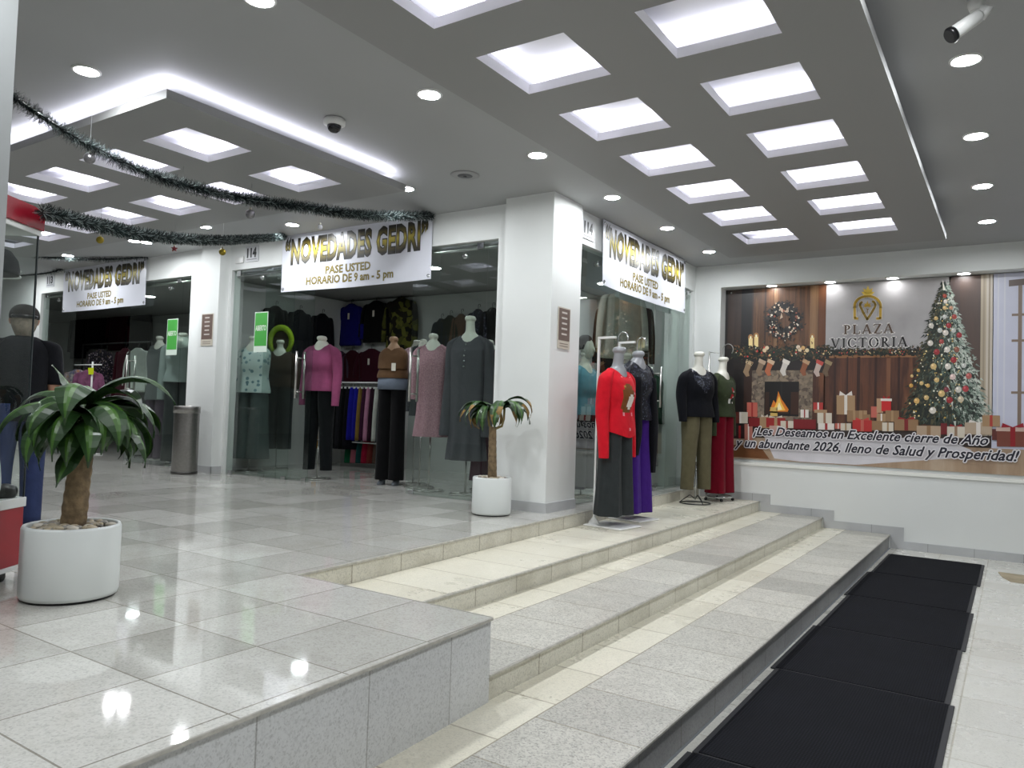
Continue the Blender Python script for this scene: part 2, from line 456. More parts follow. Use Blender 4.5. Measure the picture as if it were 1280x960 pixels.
# thin worn nosing lip
lip_m = P('worn_slab_edge', (194, 191, 182), 0.5, noise=0.25, nscale=25)
for p, q, k in ((e0, e1, .012), (e2, e3, .012)):
    b.prism([(p[0] - .01, p[1], ZP - .02), (p[0] + .002, p[1], ZP - .016), (p[0] + .002, p[1], ZP - .003), (p[0] - .002, p[1], ZP + .0004)],
            (q[0] - p[0], q[1] - p[1], 0), lip_m)
struct(b, 'floor', 'polished grey terrazzo upper floor in front of the shops', 'floor', (0, 0, 0))
joint_m = P('tread_joint', (150, 143, 126), .7)
def step(name, x_nose_a, x_nose_b, x_back, z0, z1, y0, label, mid=True, rm=None):
    b = MB()
    xm_ = x_nose_a - .545 if mid else x_nose_a
    if mid:
        b.poly([(xm_, y0, z1), (x_nose_a, y0, z1), (x_nose_b, WY, z1), (xm_, WY, z1)], tread_m)
        b.box((xm_ - .003, y0, z1), (xm_ + .003, WY, z1 + .0006), joint_m)
    b.poly([(x_back, y0, z1), (xm_, y0, z1), (xm_ if mid else x_nose_b, WY, z1), (x_back, WY, z1)], cream_m)
    k = .012
    b.add([(x_nose_a - k, y0, z0), (x_nose_b - k, WY, z0), (x_nose_b - k, WY, z1 - .015), (x_nose_a - k, y0, z1 - .015)], [(0, 1, 2, 3)], rm or riser_m)
    b.prism([(x_nose_a - .02, y0, z1 - .018), (x_nose_a + .004, y0, z1 - .014), (x_nose_a + .004, y0, z1 - .004), (x_nose_a - .008, y0, z1 + .001)],
            (x_nose_b - x_nose_a, WY - y0, 0), lip_m)
    struct(b, name, label, 'step', (0, 0, 0))
step('floor_step_lowest', -1.315, -1.33, -2.4, 0, Z1, YB, 'lowest terrazzo step, beside the black mats', rm=grey_riser_m)
step('floor_step_middle', -2.135, -2.15, -3.2, Z1, Z2, 3.10, 'middle terrazzo step of the three')
step('floor_step_top', -2.93, -3.0, -3.95, Z2, Z3, 3.10, 'top terrazzo step that carries the clothed mannequins', mid=False)

b = MB(); b.poly([(XL, YB, CEIL), (XL, WY + .4, CEIL), (XR, WY + .4, CEIL), (XR, YB, CEIL)], ceil_m)
struct(b, 'ceiling', 'flat grey painted ceiling with round downlights', 'ceiling', (0, 0, 0))
dim_m = P('grey_wall_paint', (188, 190, 191), .6)  # unseen walls added on the open entrance side for bounce light
b = MB(); b.box((XL, YB - .1, 0), (XR, YB, CEIL), dim_m); struct(b, 'wall_back_bounce', 'unseen grey wall added behind the passage for bounce light', 'wall')
b = MB(); b.box((XR, YB, 0), (XR + .1, WY, CEIL), dim_m); struct(b, 'wall_right_bounce', 'unseen grey wall added right of the lower floor for bounce light', 'wall')
b = MB(); b.box((XL - .1, YB, 0), (XL, WY, CEIL), wall_m); struct(b, 'wall_left', 'white wall at the far left end', 'wall')
# mural wall with its recess
RX0, RX1, RZ0, RZ1 = -3.62, 1.9, 0.975, 3.53
for nm_, lo_, hi_, lb_ in (('wall_mural_left', (XL, WY, 0), (RX0, WY + .3, CEIL), 'white end wall left of the printed banner'), ('wall_mural_right', (RX1, WY, 0), (XR, WY + .3, CEIL), 'white end wall right of the printed banner'),
        ('wall_mural_lower', (RX0, WY, 0), (RX1, WY + .3, RZ0), 'white end wall under the printed banner'), ('wall_mural_upper', (RX0, WY, RZ1), (RX1, WY + .3, CEIL), 'white end wall above the printed banner'),
        ('wall_mural_recess', (RX0, MY, RZ0), (RX1, MY + .05, RZ1), 'back of the shallow recess that holds the printed banner')):
    b = MB(); b.box(lo_, hi_, wall_m); struct(b, nm_, lb_, 'wall')
# shop fronts
b = MB()
b.box((XL, FY, 3.49), (-4.5, FY + .15, CEIL), wall_m)
b.box((XL, FY, ZP), (-14.95, FY + .15, 3.49), wall_m)
b.box((-10.33, FY - .0, ZP), (-9.36, FY + .15, 3.49), wall_m)
struct(b, 'wall_shopfront', 'white wall above and between the glass shop fronts', 'wall')
b = MB(); b.box((-9.86, FY - .16, ZP), (-9.42, FY + .02, CEIL), wall_m)
struct(b, 'wall_pilaster', 'white pilaster between the two glass shop fronts', 'column')
b = MB(); b.box((-4.72, FY, ZP), (-4.5, FY + .2, 3.49), wall_m); b.box((-4.52, FY - .17, ZP), (-3.925, 7.19, CEIL), wall_m)
struct(b, 'wall_column', 'white square column at the corner of the shop', 'column')
b = MB(); b.box((SX - .12, 7.19, 3.49), (SX + .02, WY, CEIL), wall_m); b.box((SX - .12, 10.86, ZP), (SX + .02, WY, 3.49), wall_m)
struct(b, 'wall_side_front', 'white wall above the glass side of the corner shop', 'wall')
# shop interiors
shop_m = P('shop_wall_paint', (205, 206, 203), 0.7, noise=0.04, nscale=2)
b = MB(); b.box((XL, BACK, ZP), (-5.6, BACK + .1, 3.5), shop_m); b.box((-5.7, BACK + .1, ZP), (-5.6, 10.85, 3.5), shop_m); b.box((-5.6, 10.82, ZP), (SX - .3, 10.92, 3.5), shop_m); b.box((-4.33, 10.45, ZP), (-4.23, 10.9, 3.5), P('pale_green_panel', (196, 206, 200), 0.5))
struct(b, 'wall_shop_back', 'pale back wall inside the shops, hung with clothes', 'wall')
b = MB(); b.box((-10.25, FY + .16, ZP), (-10.15, BACK, 3.5), shop_m); struct(b, 'wall_shop_partition', 'partition wall between the two shops', 'wall')
b = MB(); b.poly([(XL, FY + .1, 3.52), (XL, 10.9, 3.52), (SX - .1, 10.9, 3.52), (SX - .1, FY + .1, 3.52)], P('shop_ceiling', (150, 150, 149), .8))
struct(b, 'ceiling_shop', 'low grey ceiling inside the shops', 'ceiling', (0, 0, 0))
# near left column (its edge runs up the left side of the view)
pe = at_y(9, 250, 1.62)
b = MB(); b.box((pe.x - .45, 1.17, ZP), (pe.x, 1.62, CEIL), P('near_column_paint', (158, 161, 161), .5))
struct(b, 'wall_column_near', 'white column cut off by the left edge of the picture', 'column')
# baseboards
b = MB()
sk = .10
b.box((-4.52, FY - .185, ZP), (-3.91, FY - .17, ZP + sk), base_m); b.box((-3.925, FY - .17, ZP), (-3.91, 7.19, ZP + sk), base_m)
b.box((-4.535, FY - .185, ZP), (-4.52, FY - .012, ZP + sk), base_m); b.box((-4.73, FY - .012, ZP), (-4.535, FY, ZP + sk), base_m)
struct(b, 'baseboard_column', 'grey skirting tiles around the corner column', 'baseboard')
b = MB(); b.box((-9.875, FY - .175, ZP), (-9.405, FY - .16, ZP + sk), base_m); b.box((-10.33, FY - .013, ZP), (-9.86, FY, ZP + sk), base_m); b.box((-9.42, FY - .17, ZP), (-9.405, FY, ZP + sk), base_m)
struct(b, 'baseboard_pilaster', 'grey skirting tiles at the foot of the pilaster', 'baseboard')
b = MB(); t = .014; k = .105
prof = [(XR, 0), (XR, k), (-1.17, k), (-1.17, Z1 + k), (-2.01, Z1 + k), (-2.01, Z2 + k), (-2.85, Z2 + k), (-2.85, Z3 + k), (-3.75, Z3 + k), (-3.75, ZP + k), (-4.0, ZP + k),
        (-4.0, ZP), (-3.86, ZP), (-3.86, Z3), (-2.98, Z3), (-2.98, Z2), (-2.14, Z2), (-2.14, Z1), (-1.32, Z1), (-1.32, 0)]
b.prism([(x, WY - t, z) for x, z in prof], (0, t, 0), base_m)
jm = P('skirting_joint', (140, 140, 140), .6)
for x, z in ((-.9, 0), (-.4, 0), (.1, 0), (-1.55, Z1), (-2.3, Z2), (-3.1, Z3)): b.box((x, WY - t - .001, z), (x + .006, WY - t + .002, z + k), jm)
struct(b, 'baseboard_mural', 'stepped grey skirting tiles along the end wall', 'baseboard')
b = MB(); b.box((RX0, WY - .02, RZ0 - .03), (RX1, MY, RZ0 + .005), P('sill_white', (238, 238, 232), .4))
struct(b, 'trim_1', 'white sill under the large printed banner', 'trim')

# ---------------------------------------------------------------- ceiling trays with square openings
cof_m = P('coffer_bounce_white', (226, 226, 230), .6)
def tray(name, x0, x1, y0, y1, holes, label):
    xs = sorted({x0, x1} | {a for h in holes for a in (h[0], h[1])}); ys = sorted({y0, y1} | {a for h in holes for a in (h[2], h[3])})
    b = MB(); zt = TRAY + TRAY_T
    def inhole(x, y): return any(h[0] < x < h[1] and h[2] < y < h[3] for h in holes)
    for i in range(len(xs) - 1):
        for j in range(len(ys) - 1):
            cx, cy = (xs[i] + xs[i + 1]) / 2, (ys[j] + ys[j + 1]) / 2
            if not inhole(cx, cy):
                q = [(xs[i], ys[j]), (xs[i + 1], ys[j]), (xs[i + 1], ys[j + 1]), (xs[i], ys[j + 1])]
                b.poly([(x, y, TRAY) for x, y in q][::-1], tray_m); b.poly([(x, y, zt) for x, y in q], tray_m)
    def loop(xa, xb, ya, yb, m):
        q = [(xa, ya), (xb, ya), (xb, yb), (xa, yb)]
        for k in range(4):
            p, r = q[k], q[(k + 1) % 4]
            b.add([(p[0], p[1], TRAY), (r[0], r[1], TRAY), (r[0], r[1], zt), (p[0], p[1], zt)], [(0, 1, 2, 3)], m)
    loop(x0, x1, y0, y1, tray_m)
    b.poly([(x0 + .35, y0 + .3, CEIL - .004), (x0 + .35, y1 - .3, CEIL - .004), (x1 - .35, y1 - .3, CEIL - .004), (x1 - .35, y0 + .3, CEIL - .004)], cof_m)  # white lid panel added above the openings to brighten the coffers
    for h in holes: loop(h[0], h[1], h[2], h[3], edge_m)
    struct(b, name, label, 'ceiling tray', (0, 0, 0))
edge_m = P('tray_edge_brightened', (244, 243, 246), .5)  # opening edges coloured whiter than the tray so they look lit
main_holes = [(xc, xc + .6, 3.545 + .985 * k, 4.14 + .985 * k) for xc in (-2.69, -1.665) for k in range(-6, 6)]
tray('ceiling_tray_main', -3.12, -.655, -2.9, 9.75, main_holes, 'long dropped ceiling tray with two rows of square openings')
left_holes = [(-5.915 - 1.0 * k, -5.32 - 1.0 * k, y, y + .6) for y in (3.37, 4.385) for k in range(7)]
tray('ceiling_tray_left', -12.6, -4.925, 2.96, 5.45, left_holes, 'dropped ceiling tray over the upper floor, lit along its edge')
def strip_light(name, p, q, watts_m, width=.03, up=True):
    p = Vector(p); q = Vector(q); L = (q - p).length
    d = bpy.data.lights.new(name, 'AREA'); d.shape = 'RECTANGLE'; d.size = L; d.size_y = width; d.energy = watts_m * L
    d.color = (0.86, 0.86, 1.0)
    o = bpy.data.objects.new(name, d); COL.objects.link(o); o.location = (p + q) / 2
    ang = math.atan2(q.y - p.y, q.x - p.x)
    o.rotation_euler = (PI, 0, ang) if up else (0, 0, ang)
    return o
zs = TRAY + TRAY_T + .012
for k in range(-6, 6):
    y = 4.14 + .985 * k + .025
    strip_light('led_or_fill_strip', (-2.69, y, zs), (-1.065, y, zs), STRIP_W)
for k in range(0, 6):  # weaker fill strips added between openings to lift a dark band
    y = 4.14 + .985 * k + .33
    strip_light('led_or_fill_strip', (-2.69, y, zs), (-1.065, y, zs), STRIP_W * .5)
strip_light('led_or_fill_strip', (-2.715, -2.4, zs), (-2.715, 9.1, zs), STRIP_W * .6)
for y in (3.37, 4.385):
    strip_light('led_or_fill_strip', (-11.9, y + .62, zs), (-5.32, y + .62, zs), STRIP_W)
for k in range(7):
    x = -5.915 - k - .025
    strip_light('led_or_fill_strip', (x, 3.37, zs), (x, 4.98, zs), STRIP_W * .5)
strip_light('led_or_fill_strip', (-4.975, 3.0, zs), (-4.975, 5.3, zs), COVE_W)
strip_light('led_or_fill_strip', (-12.5, 3.01, zs), (-4.97, 3.01, zs), COVE_W)
strip_light('led_or_fill_strip', (-12.5, 5.40, zs), (-5.0, 5.40, zs), COVE_W * .5)

# ---------------------------------------------------------------- downlights
def downlight(x, y, z, label, r=.075, lens=None, group=None):
    t = thing('ceiling_downlight', label, 'ceiling light', (x, y, z - .012), 0, group)
    MB().lathe([(r + .018, .012), (r + .018, .004), (r + .010, 0.0), (r, .002), (r, .012)], plastic_w, n=28, caps=(False, False)).build('trim_ring', t)
    MB().lathe([(r, .006), (.001, .004)][::-1], lens or lens_m, n=28, caps=(True, False)).build('lens', t)
    return t
ordn = ['first', 'second', 'third', 'fourth', 'fifth', 'sixth', 'seventh', 'eighth', 'ninth']
for i in range(8):
    y = 9.95 - 1.462 * i
    downlight(-3.47 - .012 * i, y, CEIL, 'round downlight left of the long ceiling tray, %s from the mural wall' % ordn[i], group='downlights left of the long tray')
for i in range(8):
    y = 9.72 - 1.462 * i
    downlight(-.265, y, CEIL, 'round downlight right of the long ceiling tray, %s from the mural wall' % ordn[i], group='downlights right of the long tray')
downlight(-5.36, 2.63, CEIL, 'round downlight before the corner of the glowing left tray')
downlight(-7.9, 1.6, CEIL, 'round downlight over the red kiosk')
downlight(-5.3, .2, CEIL, 'round downlight over the near end of the upper floor')
downlight(-8.2, -1.2, CEIL, 'round downlight far behind the red kiosk')
downlight(-5.23, 5.79, CEIL, 'round downlight at the far corner of the glowing left tray')
for x, y, lb in ((-10.4, 6.05, 'added round downlight in front of the far shop, right end'), (-12.6, 6.05, 'added round downlight in front of the far shop banner'), (-14.8, 6.05, 'added round downlight in front of the far shop, left end'), (-10.4, 2.2, 'added round downlight far left of the red kiosk'), (-13.4, 4.0, 'added round downlight beyond the far end of the left tray')):
    downlight(x, y, CEIL, lb)  # added lamps that brighten the dim far left end
for (u, v), w in zip(((371, 282), (256, 283), (168, 301)), ('first', 'second', 'third')):
    p = at_z(u, v, CEIL)
    downlight(p.x, min(p.y, 6.3), CEIL, 'round downlight behind the left tray, %s from the corner shop banner' % w)
for (u, v), w in zip(((965, 355), (1038, 350), (1116, 344), (1205, 338)), ('wreath', 'left of the emblem', 'right of the emblem', 'tree top')):
    p = at_y(u, v, 11.05)
    downlight(p.x, 11.04, RZ1, {'wreath': 'downlight in the recess above the wreath of the mural', 'tree top': 'downlight in the recess right of the mural tree top'}.get(w, 'downlight in the recess, %s of the mural' % w), r=.07, lens=recess_lens_m)
downlight(.9, 11.04, RZ1, 'downlight in the recess over the window end of the mural', r=.07, lens=recess_lens_m)
for i, (x, y) in enumerate(((-8.9, 7.9), (-6.6, 7.9), (-13.4, 7.9), (-11.4, 7.9), (-4.85, 8.35), (-5.0, 9.9))):
    downlight(x, y, 3.52, 'downlight inside the shop, %s' % ('left half of the corner shop', 'right half of the corner shop', 'left half of the far shop', 'right half of the far shop', 'added beside the side glass', 'added deep behind the side glass')[i], r=.11, lens=shop_lens_m)  # last two lamps added to light the clothes behind the side glass

# ================================================================ glass fronts
def pane(name, p, q, z0, z1, label, cat='window', clamps=True, handle=None, hz=None, rail=False):
    """a sheet of toughened glass between two floor points p, q"""
    p = Vector((p[0], p[1], 0)); q = Vector((q[0], q[1], 0)); d = q - p; L = d.length
    t = thing(name, label, cat, (p.x, p.y, z0), math.atan2(d.y, d.x), kind='structure')
    H = z1 - z0
    pn_ = MB().box((0, -.005, 0.006), (L, .005, H), pane_m, skip=('+x', '-x', '+y', '+z', '-z')).box((0, -.005, 0.006), (L, .005, H), pane_in, skip=('-y',)).build('pane', t)
    if clamps:
        for x in (.1, L - .1):
            MB().rbox((x - .045, -.014, H - .075), (x + .045, .014, H + .01), chrome_m, .004).build('clamp', pn_)
        for x in (.08, L - .08):
            MB().rbox((x - .04, -.013, 0), (x + .04, .013, .05), chrome_m, .004).build('clamp', pn_)
        c = MB(); c.lathe([(.001, -.02), (.032, -.02), (.036, -.012), (.036, .012), (.032, .02), (.001, .02)], chrome_m, (0, 0, 0), 20, (False, False),
                          M=Matrix.Translation((L * .5 if handle is None else (.3 if handle > L / 2 else L - .3), -.02, H - .14)) @ Matrix.Rotation(PI / 2, 4, 'X'))
        c.build('roller', pn_)
    if handle is not None:
        h = MB(); za, zb = hz[0] - z0, hz[1] - z0
        for s in (-1, 1):
            h.tube([(handle, s * .068, za), (handle, s * .068, zb)], .016, steel_m, 10)
        for z in (za + .09, zb - .09):
            h.tube([(handle, -.068, z), (handle, .068, z)], .010, steel_m, 8)
        h.build('handle', t)
    return t
ZG = 3.485
HZ = (1.68, 2.31)
pane('window_1', (-9.36, FY + .05), (-8.06, FY + .05), ZP, ZG, 'fixed glass pane at the left end of the corner shop front')
pane('door_1', (-8.72, FY + .10), (-7.72, FY + .10), ZP, ZG, 'left sliding glass door of the corner shop, slid open', 'door', handle=.75 + .02, hz=HZ)
pane('door_2', (-5.98, FY + .06), (-4.90, FY + .06), ZP, ZG, 'right glass door of the corner shop, beside the column', 'door', handle=.06, hz=HZ)
pane('window_2', (-4.89, FY + .06), (-4.72, FY + .06), ZP, ZG, 'narrow glass sidelight next to the corner column', clamps=False)
pane('window_3', (-14.94, FY + .05), (-13.75, FY + .05), ZP, ZG, 'fixed glass pane of the far shop, left of its banner')
pane('door_3', (-12.05, FY + .06), (-10.62, FY + .06), ZP, ZG, 'glass door of the far shop, behind the steel bin', 'door', handle=.09, hz=HZ)
pane('window_4', (-10.61, FY + .06), (-10.34, FY + .06), ZP, ZG, 'narrow glass sidelight of the far shop next to the pilaster', clamps=False)
pane('window_5', (SX - .03, 7.20), (SX - .03, 8.42), ZP, ZG, 'fixed glass pane of the side front next to the column')
pane('door_4', (SX - .03, 9.56), (SX - .03, 10.85), ZP, ZG, 'glass door of the side front, near the mural wall', 'door', handle=.08, hz=(1.72, 2.27))
pane('window_6', (SX - .06, 8.38), (SX - .06, 9.58), ZP, ZG, 'middle glass pane of the side front behind the mannequins')
b = MB(); b.tube([(-9.35, FY + .09, 3.43), (-4.74, FY + .09, 3.43)], .02, steel_m, 10); struct(b, 'trim_2', 'steel sliding rail above the corner shop doors', 'rail')
b = MB(); b.tube([(-14.93, FY + .09, 3.43), (-10.35, FY + .09, 3.43)], .02, steel_m, 10); struct(b, 'trim_3', 'steel sliding rail above the far shop doors', 'rail')

# ================================================================ shop banners, signs and notices
vinyl = P('white_vinyl', (226, 227, 236), 0.32, noise=.04, nscale=3, bump=.15, bscale=4)
gold_ink = banded('gold_gradient_ink', [(0, (40, 34, 14)), (.22, (96, 84, 26)), (.45, (176, 160, 52)), (.55, (196, 178, 78)), (.75, (104, 90, 26)), (1, (30, 26, 14))], .35, 2, .375, .675)
dark_ink = P('black_ink', (34, 32, 28), .4)
olive_ink = P('olive_gold_ink', (134, 118, 44), .4)
def shop_banner(label, loc, rotz, W=2.61, H=.76, seed=1, lean=0.0):
    t = thing('shop_banner', label, 'banner', loc, rotz, 'shop banners over the doors')
    rs = random.Random(seed); ph = [rs.uniform(0, 6) for _ in range(4)]
    def disp(x, z):
        return -.02 - .012 * math.sin(x * 2.3 + ph[0]) * (1 - z / H * .6) - .006 * math.sin(x * 5.1 + z * 3 + ph[1]) + lean * (z - H)
    nx, nz = 40, 10; b = MB(); vs = []; fs = []
    for s in (0, 1):
        for j in range(nz + 1):
            for i in range(nx + 1):
                x, z = W * i / nx, H * j / nz
                vs.append((x, disp(x, z) + .002 * s, z + .012 * math.sin(PI * x / W) * (-1 if j == 0 else 0)))
    N = (nx + 1) * (nz + 1)
    for s in (0, 1):
        for j in range(nz):
            for i in range(nx):
                a = s * N + j * (nx + 1) + i
                q = [a, a + 1, a + nx + 2, a + nx + 1]
                fs.append(q if s == 0 else q[::-1])
    b.add(vs, fs, vinyl, True)
    sh_ = b.build('sheet', t)
    b = MB()
    put_text(b, '“NOVEDADES GEDRI”', gold_ink, .075, W - .075, .375, .675, -.0015, offset=.028, halo=dark_ink, halo_off=.065, disp=disp, space=1.08)
    b.build('shop_name', sh_)
    b = MB()
    put_text(b, 'PASE USTED', olive_ink, W * .325, W * .625, .19, .285, -.0015, offset=.018, halo=dark_ink, halo_off=.035, disp=disp)
    put_text(b, 'HORARIO DE 9 am - 5 pm', olive_ink, W * .195, W * .77, .065, .16, -.0015, offset=.018, halo=dark_ink, halo_off=.035, disp=disp)
    b.build('opening_hours', sh_)
    for x in (.04, W - .04):
        for z in (.04, H - .04):
            b = MB(); b.tube([(x + .016 * math.cos(2 * PI * k / 12), disp(x, z) - .003, z + .016 * math.sin(2 * PI * k / 12)) for k in range(12)], .005, chrome_m, 6, closed=True); b.build('eyelet', sh_)
    return t
shop_banner('white shop banner over the open doors of the corner shop', (-8.25, FY - .005, 3.105), 0, seed=1)
shop_banner('white shop banner of the far shop at the left', (-14.12, FY - .005, 3.105), 0, seed=5)
shop_banner('white shop banner on the side front above the mannequins', (SX + .055, 7.75, 3.09), PI / 2, seed=9)
def number_sign(label, x, z, loc, rotz, s):
    t = thing('number_sign', label, 'sign', loc, rotz, 'shop number signs')
    MB().rbox((-.14, -.012, -.11), (.14, 0, .11), P('sign_plate', (206, 207, 210), .3), .004).build('plate', None or t)
    pl_ = t.children[0] if t.children else t
    b = MB(); put_text(b, s, P('sign_black', (22, 22, 24), .4), -.095, .095, -.045, .075, -.0135, offset=.05)
    b.box((-.11, -.0135, -.085), (.11, -.0125, -.068), P('sign_grey_line', (150, 150, 152), .5)); b.build('digits', pl_)
number_sign('number plate 114 left of the corner shop banner', 0, 0, (-8.92, FY - .002, 3.69), 0, '114')
number_sign('number plate 113 left of the far shop banner', 0, 0, (-14.62, FY - .002, 3.70), 0, '113')
number_sign('number plate 114 on the side front beside the column', 0, 0, (SX + .022, 7.46, 3.665), PI / 2, '114')
b = MB(); b.rbox((-9.28, FY - .02, 3.58), (-9.10, FY - .002, 3.67), plastic_w, .004); tag(b.build('junction_box'), 'small white box on the wall left of number plate 114', 'box')
def wall_notice(label, loc, rotz, W, H):
    t = thing('wall_notice', label, 'notice', loc, rotz)
    MB().box((0, -.006, 0), (W, 0, H), P('notice_paper', (198, 190, 176), .5)).build('backing', t)
    b = MB(); b.box((.012, -.0075, H * .2), (W - .012, -.006, H - .012), P('notice_brown', (108, 90, 82), .4)); pp_ = b.build('printed_panel', t)
    b = MB(); w = P('notice_white_print', (205, 198, 190), .5)
    rs = random.Random(len(label))
    for k in range(5):
        z = H * (.88 - .13 * k); a = rs.uniform(.05, .12) * W * 1; b.box((W * .2 + a, -.0085, z - .012), (W * .8 - a, -.0076, z + .006), w)
    for z in (H * .05, H * .11): b.box((W * .15, -.0071, z), (W * .85, -.0061, z + .01), P('notice_small_print', (140, 130, 118), .5))
    b.build('printed_lines', pp_)
wall_notice('brown notice on the pilaster between the shops', (-9.78, FY - .162, 2.4), 0, .27, .46)
p = at_y(705, 405, FY - .17)
wall_notice('brown notice on the side face of the corner column', (-3.923, 6.72, 2.27), PI / 2, .25, .43)
def open_sign(label, loc):
    t = thing('open_sign', label, 'sign', loc, 0, 'green open signs on the glass')
    MB().box((0, -.003, 0), (.28, 0, .56), P('sign_white_paper', (212, 224, 212), .5)).build('sheet', t)
    b = MB(); g = P('sign_green', (70, 158, 66), .45); b.box((.012, -.0045, .085), (.268, -.003, .548), g); gp_ = b.build('green_panel', t)
    b = MB(); put_text(b, 'ABIERTO', P('sign_white_ink', (225, 235, 222), .5), .03, .25, .30, .37, -.0052, offset=.02); b.build('lettering', gp_)
open_sign('green open sign on the glass left of the corner shop doors', (-8.86, FY + .043, 2.31))
open_sign('green open sign on the far shop glass above the steel bin', (-10.98, FY + .053, 2.30))

# ================================================================ the printed Christmas mural (drawn on its own plane)
def mural():
    t = thing('christmas_banner', 'large printed banner of a Christmas fireplace and tree on the end wall', 'banner', at_y(1090, 596, MY - .02), 0)
    O = Vector(t.location); layer = [0]
    rs = random.Random(3)
    YP = MY - .0215
    def P3(u, v):
        p = at_y(u, v, YP); return (min(p.x, RX1 - .03) - O.x, p.y - O.y - .00025 * layer[0], min(p.z, RZ1 - .012) - O.z)
    sheet = MB(); art = MB(); green = MB()
    def poly(mb, pts, m):
        mb.poly([P3(*p) for p in pts], m)
    def rect(mb, u0, v0, u1, v1, m, sk=.035):
        """sk follows the horizontal run of the print"""
        poly(mb, [(u0, v0), (u1, v0 + (u1 - u0) * sk), (u1, v1 + (u1 - u0) * sk), (u0, v1)], m)
    def dot(mb, u, v, r, m, n=10, ry=None):
        poly(mb, [(u + r * math.cos(2 * PI * i / n), v + (ry or r) * math.sin(2 * PI * i / n)) for i in range(n)], m)
    wood_d = wood_print('print_dark_wood', [(46, 34, 30), (58, 44, 38), (38, 30, 28)], 7)
    wood_m = wood_print('print_brown_planks', [(58, 38, 26), (112, 74, 46), (78, 52, 34), (144, 100, 64)], 5)
    wood_l = wood_print('print_light_plank', [(116, 84, 56), (144, 108, 76), (100, 70, 46)], 9)
    wood_r = wood_print('print_red_brown_wood', [(50, 28, 20), (98, 58, 38), (64, 36, 26), (124, 78, 50)], 4)
    # sheet itself: bottom left to beyond the right edge of the picture
    TL, TR = at_y(903, 352, YP), at_y(903, 352, YP)
    x0, x1 = RX0 + .03, RX1 - .03
    z0, z1 = RZ0 + .045, RZ1 - .01
    def bx(u): return at_y(u, 480, YP).x
    sheet.box((x0 - O.x, .0, z0 - O.z), (x1 - O.x, .006, z1 - O.z), wood_d)
    SH = sheet.build('sheet', t)
    layer[0] = 12
    def cols(ua, ub, va, vb, m):          # area by picture columns/rows but squared to the sheet
        xa, xb = at_y(ua, 480, YP).x, at_y(ub, 480, YP).x
        za, zb = at_y((ua + ub) / 2, va, YP).z, at_y((ua + ub) / 2, vb, YP).z
        za = min(za, z1); zb = max(zb, z0)
        y = -.00025 * layer[0] + (YP - O.y)
        art.poly([(xa - O.x, y, zb - O.z), (xb - O.x, y, zb - O.z), (xb - O.x, y, za - O.z), (xa - O.x, y, za - O.z)], m)
    cols(903, 908, 340, 560, PR((30, 26, 26))); cols(925, 939, 340, 560, PR((20, 18, 20)))
    cols(938, 1031, 330, 445, wood_m); layer[0] += 1
    cols(954, 956, 330, 440, PR((52, 34, 26))); cols(1011, 1021, 330, 440, wood_l); cols(1022, 1031, 330, 440, wood_print('print_plank_edge', [(92, 54, 34), (116, 72, 44)], 8))
    cols(966, 970, 330, 440, wood_l); cols(985, 992, 330, 440, wood_print('print_mid_plank', [(84, 56, 40), (112, 78, 54)], 8)); cols(938, 940, 330, 440, PR((50, 34, 28)))
    layer[0] += 1
    cols(1031, 1190, 330, 437, P('print_grey_panel', (172, 168, 168), .36, noise=.16, nscale=2.2, bump=.3, bscale=3))
    cols(1185, 1226, 330, 545, wood_print('print_taupe_wall', [(66, 52, 46), (84, 66, 58)], 3))
    layer[0] += 1
    poly(art, [(1190, 338), (1200, 338), (1200, 450), (1150, 450), (1166, 405)], PR((74, 60, 56)))
    cols(1030, 1190, 437, 535, wood_r); cols(1016, 1031, 456, 535, wood_r); cols(903, 935, 436, 560, PR((28, 22, 22)))
    layer[0] += 1
    for u, w in ((1042, 3), (1058, 2), (1071, 4), (1093, 3), (1108, 5), (1122, 3)): cols(u, u + w, 446, 530, PR((52, 28, 20) if w != 5 else (118, 76, 50)))
    cols(1030, 1150, 441, 447, PR((150, 104, 66)))
    # window and curtain at the right
    layer[0] += 1
    xw = at_y(1240, 480, YP).x
    cols(1225, 1232, 325, 545, PR((172, 158, 136))); cols(1232, 1241, 325, 545, PR((196, 186, 172)))
    y = -.00025 * layer[0] + (YP - O.y)
    art.poly([(xw - O.x, y, 1.32 - O.z), (x1 - O.x, y, 1.32 - O.z), (x1 - O.x, y, z1 - O.z), (xw - O.x, y, z1 - O.z)], P('print_window_light', (196, 197, 214), .36, noise=.06, nscale=3, bump=.25, bscale=3))
    layer[0] += 1
    for u in (1228, 1235, 1246, 1254): cols(u, u + 2, 325, 545, PR((150, 136, 118) if u < 1240 else (206, 206, 216)))
    fr = PR((128, 110, 96))
    y = -.00025 * layer[0] + (YP - O.y)
    xm = at_y(1272, 480, YP).x
    for xk in (xm, xm + .75, xm + 1.5): art.poly([(xk - O.x, y, 1.42 - O.z), (xk + .04 - O.x, y, 1.42 - O.z), (xk + .04 - O.x, y, z1 - .12 - O.z), (xk - O.x, y, z1 - .12 - O.z)], fr)
    xl = at_y(1264, 480, YP).x
    for zk in (1.42, 2.02, 2.66, 2.98): art.poly([(xl - O.x, y - .0004, zk - O.z), (x1 - O.x, y - .0004, zk - O.z), (x1 - O.x, y - .0004, zk + .03 - O.z), (xl - O.x, y - .0004, zk + .03 - O.z)], fr)
    xk = at_y(1260, 480, YP).x
    art.poly([(xk - O.x, y - .0008, z1 - .17 - O.z), (x1 - O.x, y - .0008, z1 - .05 - O.z), (x1 - O.x, y - .0008, z1 - .0 - O.z), (xk - O.x, y - .0008, z1 - .09 - O.z)], PR((92, 76, 68)))
    # floor boards, rug
    layer[0] += 2
    y = -.00025 * layer[0] + (YP - O.y)
